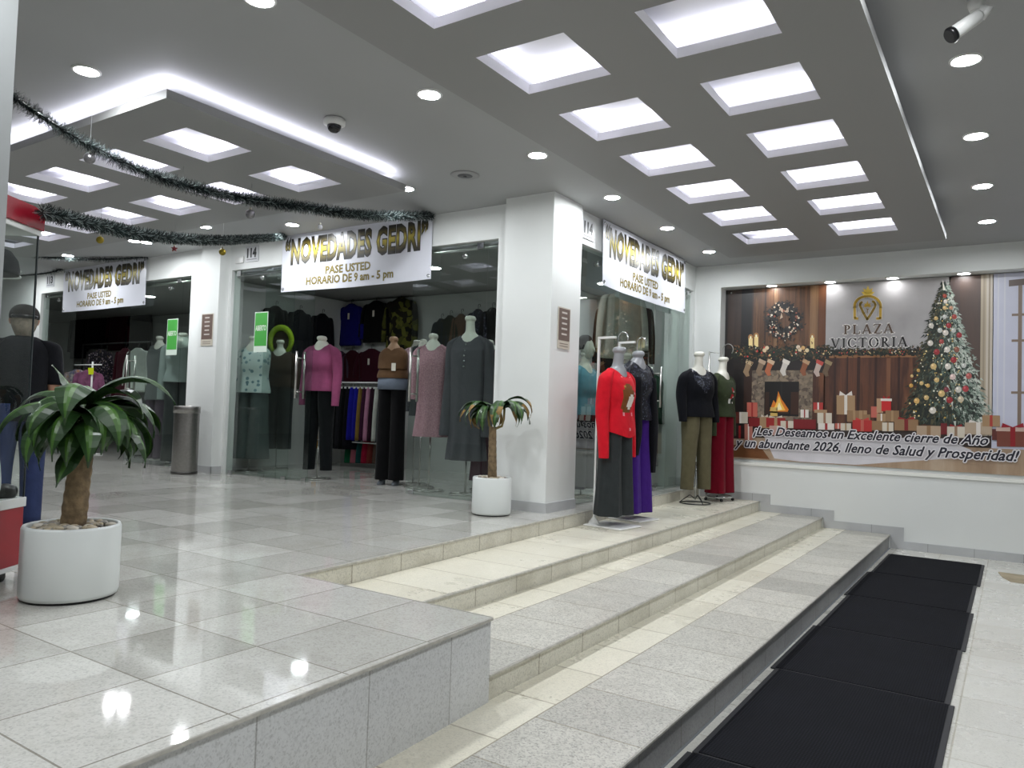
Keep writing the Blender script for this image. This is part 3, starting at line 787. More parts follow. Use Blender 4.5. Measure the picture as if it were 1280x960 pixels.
    art.poly([(x0 - O.x, y, z0 - O.z), (x1 - O.x, y, z0 - O.z), (x1 - O.x, y, 1.34 - O.z), (x0 - O.x, y, 1.34 - O.z)], wood_print('print_floor_boards', [(122, 98, 78), (160, 136, 112), (182, 164, 144)], 2))
    layer[0] += 1
    poly(art, [(955, 545), (1180, 548), (1215, 563), (1190, 573), (1070, 581), (1000, 577), (968, 573)], P('print_rug', (206, 202, 206), .4, noise=.1, nscale=4))
    poly(art, [(917, 556), (950, 557), (962, 574), (917, 571)], PR((110, 68, 36)))
    # fireplace
    layer[0] += 1
    rect(art, 917, 437, 1031, 462, PR((34, 26, 25))); cols(930, 940, 460, 540, PR((52, 34, 28)))
    layer[0] += 1
    stone_p = spots('print_stone_surround', (104, 92, 82), [(128, 114, 100), (112, 100, 88), (140, 124, 106), (94, 82, 74)], 26, .9, .4)
    cols(940, 1016, 463, 527, stone_p)
    layer[0] += 1
    cols(956, 999, 477, 520, PR((18, 14, 14))); layer[0] += 1
    cols(976, 978, 478, 500, PR((30, 26, 26))); cols(989, 999, 490, 518, PR((58, 32, 20))); cols(957, 962, 490, 518, PR((52, 30, 20)))
    for pts, c in (([(962, 514), (967, 500), (970, 504), (973, 489), (977, 499), (980, 503), (986, 512), (984, 516)], (214, 120, 34)),
                   ([(966, 514), (970, 505), (974, 495), (977, 504), (982, 513)], (246, 196, 84)), ([(970, 513), (974, 503), (978, 512)], (255, 240, 190))):
        layer[0] += 1; poly(art, pts, PR(c))
    rect(art, 963, 509, 972, 520, PR((206, 172, 96))); rect(art, 963, 514, 986, 516, PR((64, 42, 26)))
    # candles on the mantel
    for u, v, h in ((936, 432, 9), (943, 431, 10), (1013, 432, 10)):
        layer[0] += 1; dot(art, u + 2.5, v - h - 1, 3.2, PR((168, 118, 70)), 12, 4.2); layer[0] += 1
        rect(art, u, v - h, u + 5, v + 10, PR((240, 214, 150))); layer[0] += 1; dot(art, u + 2.5, v - h - 1, 1.2, PR((255, 244, 210)), 8, 2)
    # stockings
    for k, (u, v, c1, c2) in enumerate(((934, 450, (150, 124, 96), (190, 164, 130)), (950, 449, (132, 110, 90), (186, 160, 136)), (961, 449, (176, 100, 66), (206, 178, 148)), (980, 449, (206, 198, 190), (226, 218, 208)),
                                        (1005, 449, (140, 84, 56), (190, 152, 116)), (1022, 450, (190, 170, 160), (182, 70, 60)), (1033, 450, (104, 84, 64), (150, 130, 96)))):
        layer[0] += 1
        poly(art, [(u, v), (u + 7, v + 3), (u + 2, v + 15), (u + 3, v + 20), (u - 1, v + 21), (u - 5, v + 15), (u - 3, v + 10)], PR(c1))
        layer[0] += 1; poly(art, [(u - .5, v - 1), (u + 8, v + 3), (u + 6, v + 7.5), (u - 2, v + 3.5)], PR(c2))
    # mantel garland
    layer[0] += 1
    for k in range(60):
        u = 914 + k * 3.95; h_ = (6.5 if u < 1034 else 3.2) * (1 + .3 * math.sin(k * 1.9))
        layer[0] = 39; poly(green, [(u, 441 - h_), (u + 4, 441 - h_), (u + 4, 441 + h_), (u, 441 + h_)], PR((30, 34, 28)))
    gcols = [PR(c) for c in ((24, 32, 24), (36, 46, 34), (52, 58, 42), (20, 24, 22), (74, 70, 50), (120, 84, 54), (44, 40, 34))]
    for k in range(1000):
        u = rs.uniform(916, 1150) if k % 3 else rs.uniform(920, 1036); w = 8.5 if u < 1034 else 4
        v = 441 + rs.gauss(0, w * .55) + (-3 if 1030 < u else 0) + (u - 1030) * .004
        a = rs.uniform(0, 2 * PI); l = rs.uniform(3, 6)
        layer[0] = 40 + k % 8
        poly(green, [(u, v), (u + l * math.cos(a), v + l * math.sin(a)), (u + l * .5 * math.cos(a + .8), v + l * .5 * math.sin(a + .8))], rs.choice(gcols))
    for k in range(70):
        u = rs.uniform(920, 1150); v = 440 + rs.gauss(0, 3 if u < 1030 else 1.6); layer[0] = 49
        dot(green, u, v, rs.uniform(.6, 1.5 if u < 1030 else .9), PR(rs.choice([(232, 206, 150), (222, 190, 130), (200, 70, 60), (240, 232, 210)])), 7)
    for u, v, c in ((956, 438, (220, 196, 160)), (959, 435, (226, 204, 170)), (1000, 437, (230, 206, 176)), (1004, 435, (214, 170, 110)), (998, 434, (236, 214, 190)), (1009, 438, (226, 204, 160))):
        layer[0] = 50; dot(green, u, v, 2.6, PR(c), 9)
    # wreath with bow
    layer[0] = 43
    for k in range(40):
        a0, a1 = 2 * PI * k / 40, 2 * PI * (k + 1) / 40
        r0, r1 = 9.5 + 1.2 * math.sin(k * 2.7), 20 + 1.6 * math.sin(k * 3.1)
        poly(green, [(980 + r0 * math.cos(a0), 401 + r0 * 1.1 * math.sin(a0)), (980 + r1 * math.cos(a0), 401 + r1 * 1.1 * math.sin(a0)), (980 + r1 * math.cos(a1), 401 + r1 * 1.1 * math.sin(a1)), (980 + r0 * math.cos(a1), 401 + r0 * 1.1 * math.sin(a1))], PR((34, 30, 31)))
    for k in range(620):
        a = rs.uniform(0, 2 * PI); r = rs.gauss(15.5, 3.2); u, v = 980 + r * math.cos(a) * 1.02, 401 + r * math.sin(a) * 1.12
        q = rs.uniform(0, 2 * PI); l = rs.uniform(3.5, 6); layer[0] = 44 + k % 6
        poly(green, [(u, v), (u + l * math.cos(q), v + l * math.sin(q)), (u + l * .6 * math.cos(q + .7), v + l * .6 * math.sin(q + .7))], rs.choice([PR((30, 28, 30)), PR((40, 36, 34)), PR((56, 48, 42)), PR((24, 26, 26))]))
    for k in range(75):
        a = rs.uniform(0, 2 * PI); r = rs.gauss(16, 2.6); layer[0] = 51
        dot(green, 980 + r * math.cos(a) * 1.02, 401 + r * math.sin(a) * 1.12, rs.uniform(.6, 1.5), PR(rs.choice([(226, 206, 180), (206, 178, 148), (150, 80, 60), (236, 222, 204)])), 7)
    for pts in ([(977, 390), (974, 384), (979, 386), (979, 391)], [(981, 390), (987, 383), (985, 391)], [(977, 391), (975, 399), (979, 397)]):
        layer[0] = 52; poly(green, pts, PR((196, 168, 144)))
    # presents
    def gift(u, v, w, h, c, rib=None, bow=None, lid=None):
        layer[0] += .15; rect(art, u, v, u + w, v + h, PR(c), .02)
        if lid: layer[0] += .15; rect(art, u - 1, v, u + w + 1, v + h * .2, PR(lid), .02)
        if rib: layer[0] += .15; rect(art, u + w * .42, v, u + w * .58, v + h, PR(rib), .02)
        if bow:
            layer[0] += .15
            for s in (-1, 1): poly(art, [(u + w / 2, v), (u + w / 2 + s * w * .32, v - h * .22), (u + w / 2 + s * w * .36, v + h * .02)], PR(bow))
    layer[0] = 54
    kraft, kraft2, red, red2, wht, pink = (164, 132, 98), (142, 110, 78), (150, 36, 36), (120, 26, 30), (206, 196, 180), (186, 96, 82)
    W_ = (222, 214, 206)
    for g in ((934, 503, 13, 18, pink, (150, 40, 40)), (917, 515, 18, 14, (96, 40, 32), W_), (927, 515, 8, 14, wht), (917, 532, 16, 16, (44, 24, 24), red), (931, 530, 10, 20, (176, 110, 96), W_),
              (936, 522, 16, 11, red2), (950, 521, 12, 14, kraft, None, wht), (958, 522, 24, 12, red, kraft, wht), (962, 532, 22, 12, (190, 150, 140), wht), (976, 526, 16, 9, wht, (150, 60, 50)), (992, 524, 28, 12, red2),
              (1001, 512, 10, 10, W_, red), (1017, 503, 12, 11, (176, 54, 50), W_), (1018, 512, 16, 4, kraft), (1022, 516, 18, 13, wht, (150, 110, 84)), (1023, 529, 20, 8, W_, red), (1044, 529, 8, 7, pink, W_),
              (1046, 494, 23, 24, kraft, W_, W_), (1059, 513, 18, 14, kraft2, kraft), (1074, 513, 10, 11, kraft, kraft2), (1078, 518, 10, 9, kraft2), (1051, 529, 13, 9, wht, kraft), (1066, 525, 24, 14, (176, 42, 40), pink, (190, 60, 56)),
              (1089, 508, 9, 14, pink), (1096, 498, 8, 18, (176, 140, 108)), (1102, 498, 12, 16, (190, 30, 32), None, (170, 24, 28), W_), (1096, 517, 12, 10, kraft, W_), (1107, 513, 17, 14, kraft2, kraft), (1090, 526, 14, 12, kraft2), (1103, 528, 14, 11, wht, kraft),
              (1118, 524, 30, 14, kraft2, red2, red), (1146, 532, 30, 14, (176, 152, 128), kraft2), (1176, 529, 8, 14, (110, 28, 30)), (1184, 533, 22, 14, wht, (150, 120, 96), red), (1206, 528, 34, 15, (178, 158, 136), W_, W_), (1228, 519, 22, 14, kraft, (170, 60, 50)),
              (1240, 536, 10, 14, (90, 40, 34)), (1246, 534, 40, 24, (116, 62, 48), (140, 20, 30), (150, 24, 40), (196, 170, 158))):
        gift(*g)
    # tree: layered needles from dark (left) to frosted (right), then ornaments
    def half(v): 
        return 3 + 50 * ((v - 352) / 170.0) ** .93 if v > 352 else 2
    layer[0] = 30
    axis = lambda v: 1181 + (v - 350) * .012
    poly(green, [(axis(352), 350), (axis(400) + 14, 400), (axis(450) + 30, 450), (axis(500) + 46, 500), (axis(524) + 46, 522), (axis(530) + 20, 531), (axis(530) - 25, 531), (axis(520) - 44, 520), (axis(480) - 36, 480), (axis(430) - 22, 430), (axis(390) - 10, 390)], PR((34, 40, 36)))
    dark = [(26, 34, 28), (38, 46, 36), (50, 56, 44), (64, 66, 50), (84, 78, 54)]; mid = [(60, 76, 66), (84, 100, 88), (104, 120, 106), (52, 66, 58)]; pale = [(140, 152, 140), (164, 174, 162), (186, 194, 182), (120, 136, 124), (202, 206, 196)]
    for k in range(2300):
        v = 352 + 176 * rs.random() ** .7; h = half(v); s = rs.uniform(-1, 1); u = axis(v) + s * h * (.96 if rs.random() < .8 else 1.1)
        fr_ = s * .6 + rs.gauss(0, .22) - max(0, (v - 480)) * .004
        c = rs.choice(pale if fr_ > .25 else mid if fr_ > -.12 else dark)
        a = PI / 2 - s * 1.1 + rs.gauss(0, .35); l = rs.uniform(3.5, 8) * (.7 + .5 * (v - 352) / 170); w = rs.uniform(.9, 1.7)
        du, dv = math.cos(a), math.sin(a); layer[0] = 31 + k * 18 // 2300
        poly(green, [(u - dv * w, v + du * w), (u + du * l, v + dv * l), (u + dv * w, v - du * w)], PR(c))
    layer[0] = 50
    for k in range(150):
        v = 370 + 155 * rs.random() ** .8; u = axis(v) + half(v) * rs.uniform(-.95, .5)
        dot(green, u, v, rs.uniform(.5, 1.3), PR(rs.choice([(236, 214, 150), (214, 176, 92), (240, 234, 214)])), 6)
    O_R, O_W, O_G, O_S = (150, 40, 44), (214, 206, 196), (206, 176, 118), (196, 196, 190)
    for u, v, r, c in ((1181, 370, 2.6, (150, 60, 44)), (1182, 377, 2.6, O_W), (1181, 385, 2.6, O_G), (1189, 385, 2.5, (190, 140, 110)), (1181, 396, 2.8, O_S), (1193, 396, 3.2, (160, 62, 54)), (1164, 407, 3.4, O_W), (1170, 398, 2.6, O_G),
                       (1186, 407, 3.4, O_R), (1175, 413, 3.2, O_S), (1182, 416, 3.7, O_W), (1199, 419, 3.6, O_R), (1163, 429, 3.6, O_W), (1177, 427, 3, (160, 64, 58)), (1192, 413, 3, O_S), (1171, 440, 3.8, O_R), (1184, 437, 3.8, O_W), (1196, 437, 3.5, (140, 84, 66)),
                       (1192, 450, 3.9, O_R), (1167, 458, 3.9, O_G), (1185, 458, 4, O_W), (1191, 471, 3.8, (214, 190, 184)), (1211, 470, 3.8, (176, 90, 84)), (1205, 457, 3, O_S), (1171, 475, 3.2, O_G), (1207, 486, 4, (172, 60, 66)), (1183, 487, 3.4, (122, 50, 60)), (1177, 492, 4.2, O_G),
                       (1198, 487, 4, (206, 200, 190)), (1187, 500, 4.1, O_R), (1201, 499, 4, (200, 184, 158)), (1146, 501, 3.6, (210, 168, 100)), (1158, 497, 3.2, O_G), (1166, 513, 4.3, O_W), (1139, 482, 2.6, (196, 148, 70)), (1152, 479, 2.6, O_G), (1160, 482, 2.6, (200, 160, 90)), (1140, 470, 2, O_G), (1148, 463, 2.2, (190, 150, 80))):
        layer[0] = 51; dot(green, u, v, r, PR(c), 14); layer[0] = 52; dot(green, u - r * .3, v - r * .35, r * .35, PR(tuple(min(255, x + 40) for x in c)), 8)
    layer[0] = 52
    poly(green, [(1179, 363), (1178, 349), (1180, 356), (1182, 363)], PR((232, 228, 214)))
    art.build('printed_room', SH); green.build('printed_greenery', SH)
    # emblem and plaza name
    em = MB(); gold = PR((176, 142, 54)); gold_d = PR((130, 104, 34)); gold_l = PR((220, 188, 84)); halo = PR((222, 218, 214))
    sc = 10.11
    def E(x, y_): return (1040 + x / sc, 345 + y_ / sc)
    def stroke(pts, w, m):
        for i in range(len(pts) - 1):
            a, c = Vector(pts[i] + (0,)), Vector(pts[i + 1] + (0,)); d = (c - a); L = d.length; d /= L; nn = Vector((-d.y, d.x, 0)) * w / 2
            a = a - d * w * .12; c = c + d * w * .12
            poly(em, [E(a.x + nn.x, a.y + nn.y), E(c.x + nn.x, c.y + nn.y), E(c.x - nn.x, c.y - nn.y), E(a.x - nn.x, a.y - nn.y)], m)
    arch = [(330, 538), (290, 538), (288, 400)] + [(452 + 165 * math.cos(PI - PI * k / 16), 385 - 130 * math.sin(PI * k / 16)) for k in range(17)] + [(615, 400), (613, 538), (565, 538)]
    heart = [(385, 330)] + [(362 - 8 * math.sin(k * .8), 345 + k * 14) for k in range(3)] + [(372, 410), (400, 470), (447, 552), (500, 470), (535, 410), (552, 370), (540, 335), (512, 320)]
    layer[0] = 55; stroke(arch, 44, halo); stroke(heart, 40, halo)
    layer[0] = 57; stroke(arch, 34, gold); layer[0] = 58; stroke(heart, 32, gold_d); layer[0] = 58
    def leaf(cx, cy, ang, l, w, m):
        d = (math.sin(ang), -math.cos(ang)); n_ = (d[1], -d[0])
        poly(em, [E(cx, cy), E(cx + d[0] * l * .5 + n_[0] * w, cy + d[1] * l * .5 + n_[1] * w), E(cx + d[0] * l, cy + d[1] * l), E(cx + d[0] * l * .5 - n_[0] * w, cy + d[1] * l * .5 - n_[1] * w)], m)
    layer[0] = 58
    for a, l in ((0, 120), (-.6, 105), (.6, 105), (-1.15, 92), (1.15, 92)): leaf(456, 240, a, l, 22, gold_l)
    for a, l in ((0, 75), (-.75, 60), (.75, 60), (-1.4, 52), (1.4, 52)): leaf(450, 388, a, l, 14, gold)
    stroke([(450, 470), (450, 420), (435, 415)], 9, gold_d); stroke([(450, 430), (466, 415)], 9, gold_d)
    em.build('emblem', SH)
    # serif capitals
    def serif(ch):
        """strokes in a unit-high box: quads (points), returns polygons and advance"""
        T, S = .195, .085; out = []
        def bar(x0, y0, x1, y1, w):
            d = Vector((x1 - x0, y1 - y0, 0)); d.normalize(); n_ = (-d.y * w / 2, d.x * w / 2)
            out.append([(x0 + n_[0], y0 + n_[1]), (x1 + n_[0], y1 + n_[1]), (x1 - n_[0], y1 - n_[1]), (x0 - n_[0], y0 - n_[1])])
        def ser(x, y_, w=.17): out.append([(x - w, y_), (x + w, y_), (x + w, y_ + S), (x - w, y_ + S)])
        def bow_(cx, cy, rx, ry, a0, a1, thick, thin, n_=18):
            for k in range(n_):
                q0, q1 = a0 + (a1 - a0) * k / n_, a0 + (a1 - a0) * (k + 1) / n_
                w0, w1 = [thin + (thick - thin) * abs(math.cos(q)) for q in (q0, q1)]
                out.append([(cx + (rx) * math.cos(q0), cy + ry * math.sin(q0)), (cx + rx * math.cos(q1), cy + ry * math.sin(q1)), (cx + (rx - w1) * math.cos(q1), cy + (ry - w1 * .8) * math.sin(q1)), (cx + (rx - w0) * math.cos(q0), cy + (ry - w0 * .8) * math.sin(q0))])
        if ch == 'I': bar(.2, 0, .2, 1, T); ser(.2, 0); ser(.2, 1 - S); return out, .4
        if ch == 'L': bar(.2, 0, .2, 1, T); ser(.2, 1 - S); out.append([(.03, 0), (.68, 0), (.68, S), (.03, S)]); bar(.66, 0, .70, .27, S * 1.2); return out, .74
        if ch == 'P': bar(.2, 0, .2, 1, T); ser(.2, 0); ser(.1, 1 - S, .1); bow_(.3, .73, .36, .27, -PI / 2, PI / 2, T, S); bar(.2, .97, .32, .97, S); bar(.2, .49, .32, .49, S); return out, .7
        if ch == 'R': bar(.2, 0, .2, 1, T); ser(.2, 0); ser(.1, 1 - S, .1); bow_(.3, .74, .34, .26, -PI / 2, PI / 2, T, S); bar(.2, .97, .32, .97, S); bar(.2, .5, .34, .5, S); bar(.36, .5, .74, .03, T * .9); ser(.76, 0, .1); return out, .86
        if ch == 'A': bar(.08, 0, .44, .98, S * 1.15); bar(.44, 1.0, .80, 0, T); bar(.2, .34, .7, .34, S); ser(.08, 0, .14); ser(.8, 0, .16); return out, .92
        if ch == 'V': bar(.1, 1, .46, 0, T); bar(.46, .02, .80, 1, S * 1.15); ser(.1, 1 - S, .16); ser(.8, 1 - S, .14); return out, .92
        if ch == 'Z': out.append([(.06, 1 - S), (.70, 1 - S), (.70, 1), (.06, 1)]); out.append([(.04, 0), (.72, 0), (.72, S), (.04, S)]); bar(.14, .03, .62, .97, T); bar(.07, .98, .05, .76, S); bar(.71, .02, .74, .25, S); return out, .76
        if ch == 'C': bow_(.5, .5, .47, .52, .75, 2 * PI - .75, T, S); bar(.83, .72, .83, .98, S); bar(.84, .02, .84, .28, S); return out, .92
        if ch == 'T': bar(.42, 0, .42, 1, T); ser(.42, 0); out.append([(.04, 1 - S), (.80, 1 - S), (.80, 1), (.04, 1)]); bar(.06, .98, .05, .72, S); bar(.78, .98, .79, .72, S); return out, .84
        if ch == 'O': bow_(.5, .5, .48, .52, 0, 2 * PI, T, S, 28); return out, 1.0
    nm = MB()
    def serif_line(s, ua, ub, vbase, h, m, ly, grow=0.0):
        glyphs = [serif(c) for c in s]; gap = .17; tot = sum(g[1] for g in glyphs) + gap * (len(s) - 1)
        A = at_y(ua, vbase, YP); Bp = at_y(ub, vbase + (ub - ua) * .035, YP); kx = (Bp.x - A.x) / tot; zb = (A.z + Bp.z) / 2
        hz = A.z - at_y(ua, vbase + h, YP).z; x = 0; y = -.00025 * ly + (YP - O.y)
        for g, adv in glyphs:
            for iq, q in enumerate(g):
                pts = [Vector((A.x + (x + p[0]) * kx - O.x, y - .00002 * iq, zb + p[1] * hz - O.z)) for p in q]
                if grow:
                    c = sum(pts, Vector()) / len(pts); pts = [p + (p - c).normalized() * grow for p in pts]
                nm.poly([tuple(p) for p in pts], m)
            x += adv + gap
    bronze = banded('bronze_ink', [(0, (60, 46, 40)), (1, (104, 84, 64))], .4, 0, -1, 1)
    black = PR((30, 26, 28))
    for grow, ly, m1_, m2_ in ((.014, 56, halo, halo), (0, 58, PR((86, 66, 52)), black)):
        serif_line('PLAZA', 1054.5, 1117, 416.2, 11.6, m1_, ly, grow); serif_line('VICTORIA', 1039, 1134.5, 432.7, 12, m2_, ly, grow)
    nm.build('plaza_name', SH)
    # greeting
    gr = MB(); ink = PR((26, 24, 40)); wh = P('print_white_halo', (226, 222, 224), .4)
    def greet(s, ua, va, ub, vb, cap):
        A, Bp = at_y(ua, va, YP), at_y(ub, vb, YP)
        z = (A.z + Bp.z) / 2; hz = at_y((ua + ub) / 2, (va + vb) / 2 - cap, YP).z - at_y((ua + ub) / 2, (va + vb) / 2, YP).z
        put_text(gr, s, ink, A.x - O.x, Bp.x - O.x, z - O.z, z - O.z + hz, YP - O.y - .00025 * 92, offset=.022, shear=.35, halo=wh, halo_off=.11)
    greet('¡Les Deseamos un Excelente cierre de Año', 942, 545, 1235, 554.5, 11)
    greet('y un abundante 2026, lleno de Salud y Prosperidad!', 919, 559.5, 1274, 574.5, 11.5)
    gr.build('greeting', SH)
    for x in (x0 + .05, -2.9, -2.1, -1.4, -.6):
        b = MB(); b.lathe([(.001, -.012), (.014, -.012), (.014, .0), (.001, 0)], chrome_m, (0, 0, 0), 12, (False, False), M=Matrix.Translation((x - O.x, -.004, z1 - .04 - O.z)) @ Matrix.Rotation(PI / 2, 4, 'X')); b.build('eyelet', SH)
mural()

# ================================================================ black entrance mats
mat_rub = P('mat_rubber_border', (58, 58, 60), .7, spec=.2)
def ribbed():
    m, nt, b = new_mat('mat_ribbed_field')
    tc = nt.nodes.new('ShaderNodeTexCoord'); w = nt.nodes.new('ShaderNodeTexWave'); w.bands_direction = 'X'; w.inputs['Scale'].default_value = 22; w.inputs['Distortion'].default_value = .6
    w2 = nt.nodes.new('ShaderNodeTexWave'); w2.bands_direction = 'Y'; w2.inputs['Scale'].default_value = 22
    n = nt.nodes.new('ShaderNodeTexNoise'); n.inputs['Scale'].default_value = 3; n.inputs['Detail'].default_value = 6
    for k in (w, w2, n): nt.links.new(tc.outputs['Object'], k.inputs['Vector'])
    mu = nt.nodes.new('ShaderNodeMath'); mu.operation = 'MULTIPLY'; nt.links.new(w.outputs['Fac'], mu.inputs[0]); nt.links.new(w2.outputs['Fac'], mu.inputs[1])
    r = nt.nodes.new('ShaderNodeValToRGB'); r.color_ramp.elements[0].color = lin((10, 11, 15)) + (1,); r.color_ramp.elements[1].color = lin((40, 42, 52)) + (1,)
    ad = nt.nodes.new('ShaderNodeMath'); ad.operation = 'MULTIPLY'; nt.links.new(mu.outputs[0], ad.inputs[0]); nt.links.new(n.outputs['Fac'], ad.inputs[1])
    nt.links.new(ad.outputs[0], r.inputs[0]); nt.links.new(r.outputs[0], b.inputs['Base Color'])
    bp = nt.nodes.new('ShaderNodeBump'); bp.inputs['Strength'].default_value = .5; bp.inputs['Distance'].default_value = .004
    nt.links.new(mu.outputs[0], bp.inputs['Height']); nt.links.new(bp.outputs[0], b.inputs['Normal'])
    set_in(b, 'Roughness', .9); set_in(b, 'Specular IOR Level', .15)
    return m
rib_m = ribbed()
my = [10.39, 8.98, 7.64, 6.33, 5.07, 3.56, 2.1]
for i in range(6):
    y1, y0 = my[i], my[i + 1]; dx = (.016, -.018, .012, -.01, .02, 0)[i]
    x0, x1 = -1.29 + dx, -.287 + dx * .8; cx, cy = (x0 + x1) / 2, (y0 + y1) / 2
    t = thing('entrance_mat', 'black ribbed entrance mat, %s from the mural wall' % ordn[i], 'mat', (cx, cy, 0), 0, 'black mats along the lowest step')
    hx, hy = (x1 - x0) / 2, (y1 - y0) / 2 - .004
    MB().rbox((-hx, -hy, 0), (hx, hy, .010), mat_rub, .003).build('border', t)
    b = MB(); b.box((-hx + .03, -hy + .008, .0095), (hx - .03, hy - .008, .014), rib_m); b.build('field', t)
b = MB(); pts = [(-.14, 10.05), (.55, 10.0), (.55, 9.45), (-.02, 9.52), (-.1, 9.75)]
b.prism([(x, y, 0.0) for x, y in pts], (0, 0, .006), P('cardboard', (172, 158, 132), .8, noise=.35, nscale=6))
tag(b.build('cardboard_sheet'), 'worn flat brown sheet on the lower floor right of the mats', 'sheet')

# ================================================================ mannequins
def cat(M_): return M_
def neck_shape(mb, zs, zn, m, s=1.0, lean=-.02):
    pr = [(.15, .092, zs - .16), (.135, .088, zs - .07), (.118, .084, zs - .035), (.090, .074, zs + .016), (.055, .054, zs + .06), (.046, .05, zn - .085), (.048, .054, zn - .065), (.058, .066, zn - .05), (.058, .068, zn - .03), (.046, .054, zn - .008), (.012, .014, zn)]
    mb.loft([(0, lean * (z - zs) / (zn - zs) if z > zs else 0, z, rx * s, ry * s, 0) for rx, ry, z in pr], m, n=24, sub=3)
def top_shape(mb, d, m, matfn=None):
    zs, zh, zw = d['zs'], d['zh'], d['zw']; s = d.get('s', 1.0); h = zs - zh
    f = d.get('hemfold', .03)
    secs = [(0, 0, zh, .214 * s, .156 * s, f), (0, 0, zh + .05, .211 * s, .153 * s, f), (0, 0, zh + h * .36, .184 * s, .124 * s, f * .5), (0, -.015, zs - .27, .198 * s, .142 * s, .01), (0, -.01, zs - .14, .205 * s, .12 * s, .0),
            (0, 0, zs - .06, .195 * s, .098 * s, 0), (0, 0, zs - .015, .155 * s, .085 * s, 0), (0, 0, zs + .02, .105 * s, .078 * s, 0)]
    k0 = len(mb.v)
    mb.loft(secs, m, n=48, sub=6, fold=d.get('nf', 7), phase=1.0, expo=2.35, matfn=matfn, caps=(False, False))
    # turned hem so the cloth has thickness
    mb.loft([(0, 0, zh, .214 * s, .156 * s, f), (0, 0, zh + .004, .20 * s, .14 * s, f)], m, n=48, sub=1, fold=d.get('nf', 7), phase=1.0, expo=2.35, caps=(False, True))
    sc_ = d.get('scoop', .075)
    for q in mb.v[k0:]:
        if q.z > zs - .10:
            a_ = math.atan2(q.y, q.x); fr_ = max(0.0, -math.sin(a_)) ** 1.3
            q.z -= sc_ * fr_ * (q.z - (zs - .10)) / .12
    dip = d.get('dip', 0.0)
    if dip:                                # shirt-tail hem, longer in front
        for q in mb.v[k0:]:
            w_ = max(0.0, 1 - (q.z - zh) / (h * .5)); a_ = math.atan2(q.y, q.x)
            q.z -= dip * w_ * w_ * max(0.0, -math.sin(a_)) ** 1.5
    if zw is not None:
        for sd in (-1, 1):
            ln = zs - zw; fw = d.get('arm_fwd', .03)
            flare = d.get('flare', .0)
            rs = random.Random(int(ln * 100) + sd)
            q = [(sd * .13 * s, 0, zs - .01, .035, .05, 0), (sd * .175 * s, 0, zs - .05, .058, .068, 0), (sd * .205 * s, 0, zs - .13, .066 * s, .072 * s, .01), (sd * .228 * s, .012, zs - ln * .45, .06 * s, .064 * s, .05), (sd * .236 * s, -fw * .4, zs - ln * .7, .055 * s + flare * .4, .056 * s, .05), (sd * .238 * s, -fw, zw + .03, .046 * s + flare, .048 * s + flare, .03), (sd * .238 * s, -fw, zw, .044 * s + flare, .046 * s + flare, .02)]
            mb.loft(q, m, n=18, sub=5, fold=4, phase=rs.uniform(0, 6))
def pants_shape(mb, d, m):
    zt, za = d['zh'] + .10, d['za']; s = d.get('s', 1.0); w = d.get('leg', .09); fo = d.get('legfold', .06)
    H = zt - za; zc = zt - .2
    for sd in (-1, 1):
        off = d.get('stance', .0)
        mb.loft([(sd * .085 * s, 0, zt, .085 * s, .095 * s, 0), (sd * .09 * s, .005, zt - .10, .10 * s, .118 * s, .01), (sd * .094 * s, .005, zc - .05, .099 * s, .120 * s, .02), (sd * (.098 * s + off * .4), -.004, zt - H * .52, (.078 + (w - .06) * .45) * s, (.086 + (w - .06) * .45) * s, fo * .6), (sd * (.1 * s + off), 0, za + .03, w * s, w * 1.12 * s, fo), (sd * (.1 * s + off), 0, za, w * s, w * 1.12 * s, fo)],
                m, n=26, sub=5, fold=5, phase=sd * 1.3)
def hook(mb, top, m, r=.075, y=.0, z0=None):
    mb.tube([(0, y, top - .06)] + [(0, y - .02 - r + r * math.cos(PI + .0 - k * .26) * -1 * -1 + r * .0, top + r * math.sin(k * .26)) for k in range(0, 13)], .006, m, 8)
